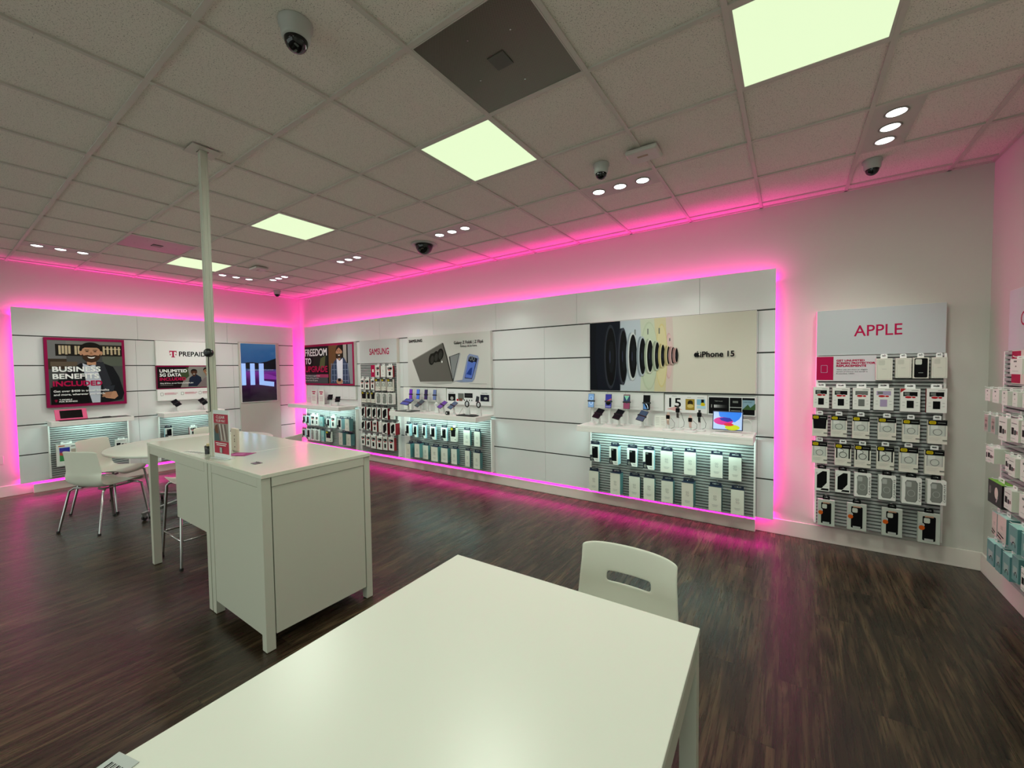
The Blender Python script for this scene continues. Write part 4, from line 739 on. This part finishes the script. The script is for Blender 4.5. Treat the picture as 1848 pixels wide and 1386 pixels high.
def watch(label, x, y, strap_c, face, hh, foot=True, z=.951, r=.02):
    t = thing('display_watch', label, 'smartwatch', (x, y, z), 0, 'demo watches on stands')
    MB().lathe([(.055, 0), (.055, .008), (.048, .014), (.01, .015)], ST, n=28).build('stand_foot', t)
    MB().tube([(0, .008, .01), (0, .01, hh-.02), (0, .004, hh)], .007, ST, 8).build('stand_stem', t)
    p = [(r*.9*math.sin(a)*.9, -.002, 0) for a in (0,)]
    s = MB(); prev = None
    prof = [(.0, -.001), (-.012, -.03), (-.008, -.062), (.012, -.078)]
    for (y0, z0), (y1, z1) in zip(prof[:-1], prof[1:]): s.add([(-.011, y0-.006, hh+z0), (.011, y0-.006, hh+z0), (.011, y1-.006, hh+z1), (-.011, y1-.006, hh+z1), (-.011, y0-.003, hh+z0), (.011, y0-.003, hh+z0), (.011, y1-.003, hh+z1), (-.011, y1-.003, hh+z1)], [(0, 1, 2, 3), (7, 6, 5, 4), (0, 3, 7, 4), (1, 5, 6, 2)], strap_c)
    s.box(-.011, .011, -.004, -.001, hh, hh+.045, strap_c); s.build('strap', t)
    c = MB(); c.box(-r, r, -.018, -.007, hh-r*1.1, hh+r*1.1, strap_c); c.build('case', t, bevel=.005, seg=3)
    m = MB().face(-.0182); m.rrect(-r*.85, hh-r*.95, r*.85, hh+r*.95, r*.3, face); m.build('screen', t)
    MB().tube([(.02, .01, .012), (.05, .02, .03), (.055, .02, .07), (.02, .012, hh-.01)], .0016, black, 6).build('cable', t)
watch('small pink-gold watch on the left stand of the lens poster shelf', .475, 2.22, mat('rose_gold', '#cdb2a2', .3, metal=.4), DK, .13)
watch('tall dark brown watch behind the pink-gold one, left of the tablet', .545, 2.31, mat('brown_strap', '#3a332f', .4), DK, .19)
watch('pink-strapped watch on the right stand, nearest the tablet', .68, 2.21, mat('pink_strap', '#d3b1a8', .4), DK, .115)
watch('black watch raised behind the pink-strapped one', .74, 2.32, black, DK, .155)
# tablet with keyboard
t = thing('tablet_computer', 'open tablet with blue, pink and yellow circles on its screen and white keyboard', 'tablet', SH(.985, 2.28), 0)
Rt = Matrix.Translation((0, 0, .115)) @ Matrix.Rotation(-.22, 4, 'X')
o = bx(-.125, .125, -.004, .006, -.088, .088, mat('tablet_shell', '#1b2a52', .3)).build('tablet_body', t, bevel=.006); o.matrix_local = Rt
m = MB().face(-.0042); m.rect(-.117, -.080, .117, .080, scr('t0', '#a9c1ea')).pl([(-.075, .08), (-.07, .045), (-.04, .01), (.0, -.005), (.06, -.01), (.095, .02), (.11, .05), (.112, .08)], scr('t1', '#2f7be6')).ell(-.035, -.005, .08, .036, scr('t2', '#c8248a')).pl([(-.07, .02), (-.03, .03), (.02, .025), (.045, 0), (.0, -.012), (-.05, .0)], scr('t3', '#2a2a9c')).ell(.04, -.06, .06, .025, scr('t4', '#b9c61e')).ell(.01, -.035, .04, .014, scr('t5', '#c92a3a'))
o = m.build('tablet_screen', t); o.matrix_local = Rt
bx(-.128, .128, -.15, -.0, .0, .008, Wp).build('keyboard', t, bevel=.003)
bx(-.11, .11, .02, .10, 0, .004, Wp).build('kickstand', t)
m = MB()
for r_ in range(5):
    for c_ in range(12): m.box(-.112+c_*.0188, -.112+c_*.0188+.016, -.08+r_*.0145, -.08+r_*.0145+.012, .008, .0092, WI)
m.build('keys', t)
MB().tube([(.125, .0, .13), (.16, -.0, .135), (.185, .0, .12), (.195, .01, .07), (.19, .02, .004)], .003, ST, 8).build('cable', t)
tag(MB().box(-.06, .06, -.09, .06, 0, .004, Wp).build('counter_mat', loc=(1.12, 2.30, .9505), bevel=.001), 'pale pink and white mat at the right end of the lens poster shelf', 'mat')
# shelf under the folding phone poster
for x, c, lb in ((-3.36, '#6b2fa8', 'purple'), (-3.2, '#4668c4', 'bright blue'), (-3.03, '#221f4a', 'navy'), (-2.85, '#5a6a94', 'slate blue')):
    phone('display_phone', 'upright %s demo phone in front of the white tile board' % lb, SH(x, 2.36), 0, -.1, .066, .15, black, a_flat(c), stem=.25, group='upright phones under the folding phone poster')
phone('display_tablet', 'wide blue folding tablet tilted on a stand at the shelf left end', SH(-3.27, 2.2, .9595), 0, -1.05, .17, .15, black, a_flat('#3a4a8c'), stem=.135, leanx=.1, cat='tablet')
for x, c, lb in ((-3.0, '#3c4a50', 'grey'), (-2.545, '#5b3f86', 'violet'), (-2.35, '#45596c', 'steel blue')):
    phone('display_phone', 'tilted %s demo phone on the folding phone shelf' % lb, SH(x, 2.2), 0, -.95, .07, .15, black, a_flat(c), stem=.13, leanx=.35, group='tilted phones on the folding phone shelf')
def ringwatch(label, x, y, hh, c, r):
    t = thing('display_watch', label, 'smartwatch', (x, y, .951), 0, 'round watches on the folding phone shelf')
    MB().prism([(-.04, 0), (.04, 0), (.022, hh-.03), (-.022, hh-.03)], ST, .0, .03).build('stand_block', t, bevel=.004)
    n = 24; q = MB()
    q.tube([(r*math.cos(2*PI*k/n), 0, hh+r*1.15*math.sin(2*PI*k/n)) for k in range(n+1)], .008, c, 8, cap=False); q.build('strap', t)
    MB().lathe([(.0001, -.004), (.018, -.004), (.02, 0), (.02, .006)], mat('watch_face', '#c9ccd0', .2), (0, 0, 0), 20).build('dial', t).matrix_local = Matrix.Translation((.01, -.012, hh)) @ Matrix.Rotation(PI/2, 4, 'X')
ringwatch('round white earbud dish on a white stand, middle of the folding phone shelf', -2.71, 2.25, .12, WI, .022)
ringwatch('round black watch on a tall white stand, left of the last one', -2.11, 2.22, .155, black, .032)
ringwatch('round black watch on a white block at the right end of the shelf', -1.93, 2.24, .15, black, .03)
t = thing('earbud_case', 'small black earbud case at the shelf front under the steel blue phone', 'earbuds', SH(-2.41, 2.16), 0); bx(-.026, .026, -.02, .02, .0, .05, black).build('case', t, bevel=.01, seg=4); MB().face(-.0203).rrect(-.008, .018, .01, .032, .003, WI).build('emblem', t)
t = thing('clear_stand', 'empty triangular clear stand on the folding phone shelf', 'stand', SH(-2.235, 2.25), 0); MB().tube([(-.05, 0, .003), (.04, 0, .003), (.02, 0, .09), (-.05, 0, .003)], .003, LG, 6).build('wire_frame', t)
t = thing('display_tray', 'flat black tray at the front right of the folding phone shelf', 'tray', SH(-2.08, 2.2), 0); bx(-.15, .15, -.07, .10, 0, .012, black).build('tray', t, bevel=.003); bx(-.13, .13, -.05, .08, .0121, .014, mat('tray_pad', '#26272a', .5)).build('pad', t)
tag(bx(-.17, .17, -.10, .12, 0, .0078, black).build('counter_mat', loc=(-3.3, 2.24, .951), bevel=.002), 'flat black mat under the wide blue folding tablet', 'mat')
# corner shelf
for x, lb in ((-6.02, 'left'), (-5.77, 'right')):
    t = thing('info_card', 'tall white card with pink print, %s of the pair on the corner shelf' % lb, 'card', SH(x, 2.33), 0, 'cards on the corner shelf')
    bx(-.095, .095, 0, .004, 0, .27, Wp).build('card', t); m = MB().face(0)
    m.rect(-.06, .22, .06, .24, MAG).rect(-.04, .185, .04, .205, MAG)
    for k in range(5): m.rect(-.06, .06+k*.02, .06, .067+k*.02, col('#c79aa2'))
    m.build('print', t)
for x, s_, lb in ((-5.35, .15, 'taller'), (-5.12, .12, 'shorter')):
    phone('display_phone', 'edge-on dark demo phone, %s of the pair on the corner shelf' % lb, SH(x, 2.25), .9, -1.05, .08, .17, black, a_dark, stem=s_, group='phones on the corner shelf')
# left wall shelves (frame turned to face +x)
LZ = PI/2
phone('display_phone', 'dark tilted demo phone on a white stand, left one on the shelf by the pole', (-6.62, .40, .951), LZ, -.8, .085, .14, black, a_dark, stem=.14, leanx=-.5, group='phones on the shelf behind the pole')
phone('display_phone', 'dark tilted demo phone half hidden by the pole', (-6.62, .76, .951), LZ, -.8, .085, .14, black, a_dark, stem=.14, leanx=-.5, group='phones on the shelf behind the pole')
t = thing('framed_tablet', 'pink framed tablet with a black screen on the left wall shelf', 'tablet', (-6.60, -.755, .951), LZ)
Rt = Matrix.Translation((0, 0, .073)) @ Matrix.Rotation(-.55, 4, 'X')
o = bx(-.15, .15, -.008, .008, -.08, .08, mat('pink_frame', '#cf2b6c', .4)).build('frame', t, bevel=.003); o.matrix_local = Rt
o = bx(-.105, .105, -.0095, -.0078, -.058, .062, mat('black_screen', '#050506', .08)).build('screen', t); o.matrix_local = Rt
MB().prism([(.0, 0), (.07, 0), (.03, .09)], ST, -.03, .03, 'x').build('prop', t)
tag(MB().box(-.06, .06, -.035, .035, 0, .01, black).box(-.03, .05, -.03, .0, .01, .016, black).build('card_reader', loc=(-6.58, -.43, .951), rz=LZ, bevel=.002), 'flat black device right of the pink framed tablet', 'card reader')
tag(bx(-.35, .35, -.14, .13, 0, .002, mat('dark_mat', '#3b3a38', .5)).build('counter_mat', loc=(-6.58, -.53, .9505), rz=LZ), 'thin dark mat covering the left wall shelf', 'mat')
# wall plates
for z, lb in ((1.18, 'upper'), (.48, 'lower')):
    t = thing('wall_plate', 'blank square wall plate at the far left, %s one' % lb, 'wall plate', (XL, -1.41, z), PI/2, 'blank wall plates')
    bx(-.08, .08, -.006, -.0003, -.055, .055, white_wall).build('cover', t, bevel=.002); MB().lathe([(.0001, .002), (.004, .001), (.004, 0)], white_wall, n=10).build('screw', t).matrix_local = Matrix.Translation((0, -.0075, .035)) @ Matrix.Rotation(-PI/2, 4, 'X')
# ------------------------------------------------------------------ furniture
def desk_cabinet():
    t = thing('counter_cabinet', 'tall white counter cabinet with square legs, right half of the tall desk', 'counter', (-1.29, -.535, 0))
    x0, x1, y0, y1, zt = -.368, .37, -.35, .35, 1.005
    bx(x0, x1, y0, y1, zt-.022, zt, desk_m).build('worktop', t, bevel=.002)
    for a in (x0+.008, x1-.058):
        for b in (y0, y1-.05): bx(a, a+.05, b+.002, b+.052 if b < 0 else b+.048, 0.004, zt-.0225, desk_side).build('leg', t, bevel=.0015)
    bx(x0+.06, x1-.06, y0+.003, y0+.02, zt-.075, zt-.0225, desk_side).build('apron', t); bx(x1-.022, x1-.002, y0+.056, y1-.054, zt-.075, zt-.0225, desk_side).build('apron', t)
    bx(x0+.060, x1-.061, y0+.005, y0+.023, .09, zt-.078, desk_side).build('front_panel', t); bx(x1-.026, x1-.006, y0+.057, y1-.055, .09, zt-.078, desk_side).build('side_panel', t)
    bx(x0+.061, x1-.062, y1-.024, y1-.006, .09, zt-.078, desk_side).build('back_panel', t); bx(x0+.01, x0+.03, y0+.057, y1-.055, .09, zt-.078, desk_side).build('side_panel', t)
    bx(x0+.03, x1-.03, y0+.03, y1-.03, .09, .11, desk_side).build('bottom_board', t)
    m = MB(); m.box(.0, .055, -.245, -.2, zt, zt+.003, dark_chrome).box(-.0, .05, -.215, -.212, zt+.003, zt+.006, dark_chrome); m.build('cable_flap', t)
desk_cabinet()
def desk_open():
    t = thing('tall_desk', 'tall white open desk with a stool under it, left half of the counter', 'desk', (-2.265, -.535, 0))
    x0, x1, y0, y1, zt = -.605, .604, -.35, .35, 1.005
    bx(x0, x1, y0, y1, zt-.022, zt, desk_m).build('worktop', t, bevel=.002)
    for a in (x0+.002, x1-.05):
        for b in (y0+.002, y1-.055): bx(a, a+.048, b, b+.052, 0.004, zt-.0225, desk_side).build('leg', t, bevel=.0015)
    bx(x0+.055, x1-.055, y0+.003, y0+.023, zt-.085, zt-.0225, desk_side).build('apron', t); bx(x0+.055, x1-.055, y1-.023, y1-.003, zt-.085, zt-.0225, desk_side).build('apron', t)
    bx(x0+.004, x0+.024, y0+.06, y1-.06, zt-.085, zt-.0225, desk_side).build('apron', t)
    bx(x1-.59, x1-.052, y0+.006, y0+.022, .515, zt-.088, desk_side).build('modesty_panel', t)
    for a in (x0+.026, x1-.026): MB().lathe([(.012, 0), (.012, .004)], black, (a, y0+.028, 0), 12).build('foot', t)
desk_open()
# pole with ceiling plate
t = thing('support_pole', 'white metal cable pole rising from the tall desk to the ceiling', 'pole', (-1.770, -.80, 0))
m = MB(); m.box(-.019, .019, -.019, .019, 1.006, H-.0005, desk_side)
for s_ in (-1, 1): m.box(-.021, -.007, s_*.019-.002, s_*.019+.002, 1.006, H-.001, desk_side).box(.007, .021, s_*.019-.002, s_*.019+.002, 1.006, H-.001, desk_side)
m.box(.0192, .021, -.0165, -.006, 1.006, H-.001, desk_side).box(.0192, .021, .006, .0165, 1.006, H-.001, desk_side)
m.build('channel', t, bevel=.001)
MB().box(-.08, .08, -.08, -.027, H-.008, H-.0045, grid_m).box(-.08, .08, .027, .08, H-.008, H-.0045, grid_m).box(-.08, -.03, -.027, .027, H-.008, H-.0045, grid_m).box(.03, .08, -.027, .027, H-.008, H-.0045, grid_m).build('ceiling_plate', t)
t = thing('webcam', 'small round black camera clipped to the pole with a hanging cable', 'camera', (-1.770, -.80, 1.70))
o = MB().lathe([(.0001, -.02), (.022, -.018), (.028, -.008), (.028, .008), (.02, .016), (.0001, .018)], black, n=24).build('head', t); o.matrix_local = Matrix.Translation((.060, -.032, 0)) @ Matrix.Rotation(.7, 4, 'Z') @ Matrix.Rotation(PI/2, 4, 'X')
bx(.0225, .05, -.032, -.012, -.02, .006, black).build('bracket', t)
MB().tube([(.05, -.03, -.02), (.034, -.026, -.06), (.028, -.024, -.2), (.028, -.024, -.39), (.05, -.05, -.392), (.07, -.06, -.386)], .003, black, 6).build('cable', t)
# things on the tall desk
DZ = 1.0055
t = thing('sign_holder', 'upright acrylic sign with a pink poster on the tall desk beside the pole', 'sign', (-1.628, -.805, DZ), .08)
bx(-.095, .095, -.030, .03, 0, .003, mat('acrylic', '#dfe5e3', .1)).build('base', t); bx(-.1, .1, -.003, .003, .003, .315, mat('acrylic', '#dfe5e3', .1)).build('panel', t)
m = MB().face(-.0031); m.rect(-.092, .03, .092, .29, col('#b03a4c')).rect(-.092, .11, .092, .23, col('#9b8f86')).rect(-.09, .11, -.01, .19, col('#4f6062')).ell(-.05, .19, .03, .03, col('#6e4a38'))
for k in range(5): m.pl([(-.02+k*.022, .12), (-.008+k*.022, .12), (-.03+k*.022, .225), (-.045+k*.022, .225)], col('#cfc4bd' if k % 2 else '#7e6a66'))
m.txt('CLEAR', 0, .262, .018, WI, w=.11, al='c').txt('YOUR WAY', 0, .238, .016, WI, w=.12, al='c').rect(-.07, .095, .07, .1, WI).rect(-.06, .083, .06, .088, WI).rect(-.02, .035, .01, .07, LG); m.build('poster', t)
t = thing('card_dispenser', 'cream rounded plastic holder with dark dots behind the acrylic sign', 'holder', (-1.80, -.655, DZ))
bx(-.06, .03, -.012, .012, 0, .165, mat('cream_plastic', '#d6cbb9', .4)).build('body', t, bevel=.01, seg=4); m = MB().face(-.0125)
for z in (.035, .075, .09, .115): m.ell(.005, z, .007, .005, col('#6b4a44'))
m.build('dots', t)
t = thing('pen_cup', 'small black mesh pen cup with a yellow sponge left of the pole', 'cup', (-1.885, -.79, DZ))
MB().lathe([(.026, 0), (.028, .055), (.026, .055), (.024, .006), (.0001, .006)], black, n=20).build('cup', t); MB().box(-.018, .018, -.012, .012, .03, .07, mat('yellow_foam', '#c9b58a', .7)).build('sponge', t, bevel=.003)
for k in range(3): MB().tube([(-.012+k*.01, .008, .02), (-.02+k*.016, .012, .085)], .003, [black, chrome, col('#3a5f8a')][k], 6).build('pen', t)
t = thing('paper_strip', 'loose paper strip with dark print beside the pen cup', 'paper', (-2.03, -.835, DZ), .22); bx(-.10, .10, -.035, .035, 0, .001, Wp).build('sheet', t)
m = MB()
for k in range(22): a = -.09+k*.0082; m.box(a, a+.004, -.026+.006*(k % 3), .02+.004*(k % 4), .001, .0012, MG if k % 2 else DK)
m.build('print', t)
t = thing('flyer', 'magenta flyer lying flat right of the acrylic sign', 'paper', (-1.66, -.69, DZ), .5); bx(-.08, .08, -.055, .055, 0, .001, col('#9c2f72')).build('sheet', t); bx(-.05, .03, -.02, .02, .001, .0013, col('#c06aa0')).build('print', t)
# front table
t = thing('white_table', 'large white table in the foreground, cut by the bottom frame edge', 'table', (.7325, -.571, 0), math.radians(1.8))
tw, tl, tz = .4975, 1.95, .742
bx(-tw, tw, -tl, 0, tz-.022, tz, table_m).build('tabletop', t, bevel=.002)
for a in (-tw+.002, tw-.052):
    for b in (-tl+.002, -.054): bx(a, a+.05, b, b+.052, .003, tz-.0225, desk_side).build('leg', t, bevel=.0015)
bx(-tw+.056, tw-.056, -.022, -.004, tz-.1, tz-.0225, desk_side).build('apron', t); bx(tw-.022, tw-.004, -tl+.056, -.056, tz-.1, tz-.0225, desk_side).build('apron', t); bx(-tw+.004, -tw+.022, -tl+.056, -.056, tz-.1, tz-.0225, desk_side).build('apron', t); bx(-tw+.056, tw-.056, -tl+.004, -tl+.022, tz-.1, tz-.0225, desk_side).build('apron', t)
t = thing('barcode_tag', 'clear-cornered card with black barcode bars at the foreground table edge', 'card', (.306, -1.77, .7425), .25); bx(-.035, .035, -.075, .075, 0, .002, mat('tag_card', '#b9c0bd', .3)).build('card', t, bevel=.001)
m = MB()
for k, w_ in enumerate((.004, .002, .003, .0015, .004, .002, .003, .002)): m.box(-.02+k*.006, -.02+k*.006+w_, .0, .055, .002, .0022, DK)
m.build('bars', t)

def shell(slot_z=.63, slot_h=.016, seatz=.45, top=.80, half=.205):
    """moulded one-piece seat and back, front towards +y, with a grip slot through the back"""
    k = (top-.80)
    P = [(.235, seatz-.03), (.225, seatz-.004), (.19, seatz+.004), (.10, seatz-.002), (0, seatz-.01), (-.08, seatz-.011), (-.14, seatz-.003), (-.18, seatz+.02), (-.200, seatz+.06), (-.214, seatz+.11)]
    n = 14
    for i in range(1, n+1): s_ = i/n; P.append((-.214-.022*s_-.010*s_*s_, seatz+.11+(top-seatz-.11)*s_))
    U = 22; V = []; F = []; nv = len(P)
    for i, (y, z) in enumerate(P):
        if z < seatz+.05: wd = half*(1.06-.06*abs(y)/.2) if y > 0 else half*1.05
        else: wd = half*(1.07-.07*min(1, max(0, (z-seatz-.1)/.2)))
        if i < 3: wd *= (.86, .95, 1)[i]
        for j in range(U+1):
            u = -1+2*j/U
            zz, yy = z, y
            back = min(1, max(0, (z-seatz-.04)/.1))
            yy += back*.038*u*u; zz += (1-back)*(.022*u**4-.008*(1-u*u))
            if i >= nv-1: zz -= .004*0
            if back == 1: zz -= ((z-seatz)/(top-seatz))**10*.016*abs(u)**6
            V.append((u*wd, yy, zz))
    for i in range(nv-1):
        zc = (P[i][1]+P[i+1][1])/2
        for j in range(U):
            u = -1+2*(j+.5)/U
            if P[i][0] < -.2 and abs(zc-slot_z+.012*(1-u*u)) < slot_h and abs(u) < .47: continue
            a = i*(U+1)+j; F.append((a, a+1, a+U+2, a+U+1))
    m = MB(); m.add(V, F, shell_m, True); return m
def finish(o, th=.007, lv=1):
    s = o.modifiers.new('solid', 'SOLIDIFY'); s.thickness = th; s.offset = 0
    b = o.modifiers.new('sub', 'SUBSURF'); b.levels = lv; b.render_levels = lv; return o
def chair(label, loc, rz, slot_z=.63, slot_h=.02, top=.81, half=.205, proto=[None], group='white shell chairs'):
    t = thing('shell_chair', label, 'chair', loc, rz, group)
    finish(shell(slot_z, slot_h, .45, top, half).build('seat_shell', t))
    for sx in (-1, 1):
        MB().tube([(sx*.10, .14, .425), (sx*.185, .16, .422), (sx*.205, .19, .40), (sx*.235, .235, .008)], .011, chrome, 10).build('leg', t)
        MB().tube([(sx*.10, -.13, .425), (sx*.185, -.14, .422), (sx*.205, -.17, .40), (sx*.245, -.245, .008)], .011, chrome, 10).build('leg', t)
        MB().lathe([(.014, 0), (.014, .014), (.011, .02)], rubber, (sx*.2355, .238, 0), 12).build('foot_cap', t); MB().lathe([(.014, 0), (.014, .014), (.011, .02)], rubber, (sx*.2455, -.248, 0), 12).build('foot_cap', t)
        MB().tube([(sx*.15, .15, .421), (sx*.15, -.135, .421)], .009, chrome, 8).build('seat_rail', t)
    return t
chair('white chair pushed in behind the foreground table, grip slot showing', (.917, -.53, 0), PI-.0, slot_z=.70, slot_h=.017, top=.83, half=.196)
chair('white chair at the round table with its back to the viewer, nearest', (-4.39, -.86, 0), math.radians(25.3), slot_z=.54, slot_h=.02, top=.815)
chair('white chair at the round table just behind the nearest chair', (-5.10, -.665, 0), math.radians(-52), slot_z=.54, top=.815)
chair('white chair far side of the round table by the left wall shelf', (-5.02, .32, 0), math.radians(-108), slot_z=.54, top=.815)
chair('white chair on the desk side of the round table, mostly hidden', (-3.70, .52, 0), math.radians(118), slot_z=.54, top=.80)
# round table
t = thing('round_table', 'round white table on a steel column with a castered star base', 'table', (-4.42, -.06, 0))
MB().lathe([(.0001, .71), (.76, .71), (.80, .715), (.80, .735), (.796, .74), (.0001, .74)], table_m, n=72).build('tabletop', t)
MB().tube([(0, 0, .10), (0, 0, .62), (0, 0, .705)], [.035, .035, .12], dark_chrome, 20).build('column', t)
for k in range(4):
    a = math.radians(20+90*k); c, s_ = math.cos(a), math.sin(a); L = .6
    m = MB(); px, py = -s_*.022, c*.022
    m.add([(c*.03+px, s_*.03+py, .08), (c*.03-px, s_*.03-py, .08), (c*L-px*.7, s_*L-py*.7, .065), (c*L+px*.7, s_*L+py*.7, .065), (c*.03+px, s_*.03+py, .135), (c*.03-px, s_*.03-py, .135), (c*L-px*.7, s_*L-py*.7, .088), (c*L+px*.7, s_*L+py*.7, .088)], [(0, 3, 2, 1), (4, 5, 6, 7), (0, 1, 5, 4), (1, 2, 6, 5), (2, 3, 7, 6), (3, 0, 4, 7)], chrome); b_ = m.build('base_arm', t, bevel=.003)
    q = MB(); q.tube([(-.012, 0, .025), (.012, 0, .025)], .024, black, 16); q.box(-.014, .014, -.012, .012, .03, .068, chrome); o = q.build('caster', b_, bevel=0); o.location = (c*(L-.02), s_*(L-.02), 0); o.rotation_euler = (0, 0, a+.5*k)
# bar stool under the tall desk
t = thing('bar_stool', 'white bar stool with chrome legs and foot ring under the tall desk', 'stool', (-2.735, -.57, 0), math.radians(90))
sh = shell(.0, 0, .665, .86, .20); o = finish(sh.build('seat_shell', t))
for sx in (-1, 1):
    for sy in (-1, 1):
        MB().tube([(sx*.11, sy*.12, .645), (sx*.175, sy*.15, .64), (sx*.19, sy*.165, .62), (sx*.225, sy*.22, .01)], .011, chrome, 10).build('leg', t); MB().lathe([(.014, 0), (.014, .016), (.011, .022)], rubber, (sx*.2258, sy*.222, 0), 12).build('foot_cap', t)
MB().tube([(-.212, .2, .225), (.212, .2, .225), (.212, -.2, .225), (-.212, -.2, .225), (-.212, .2, .225)], .008, chrome, 8).build('foot_ring', t)
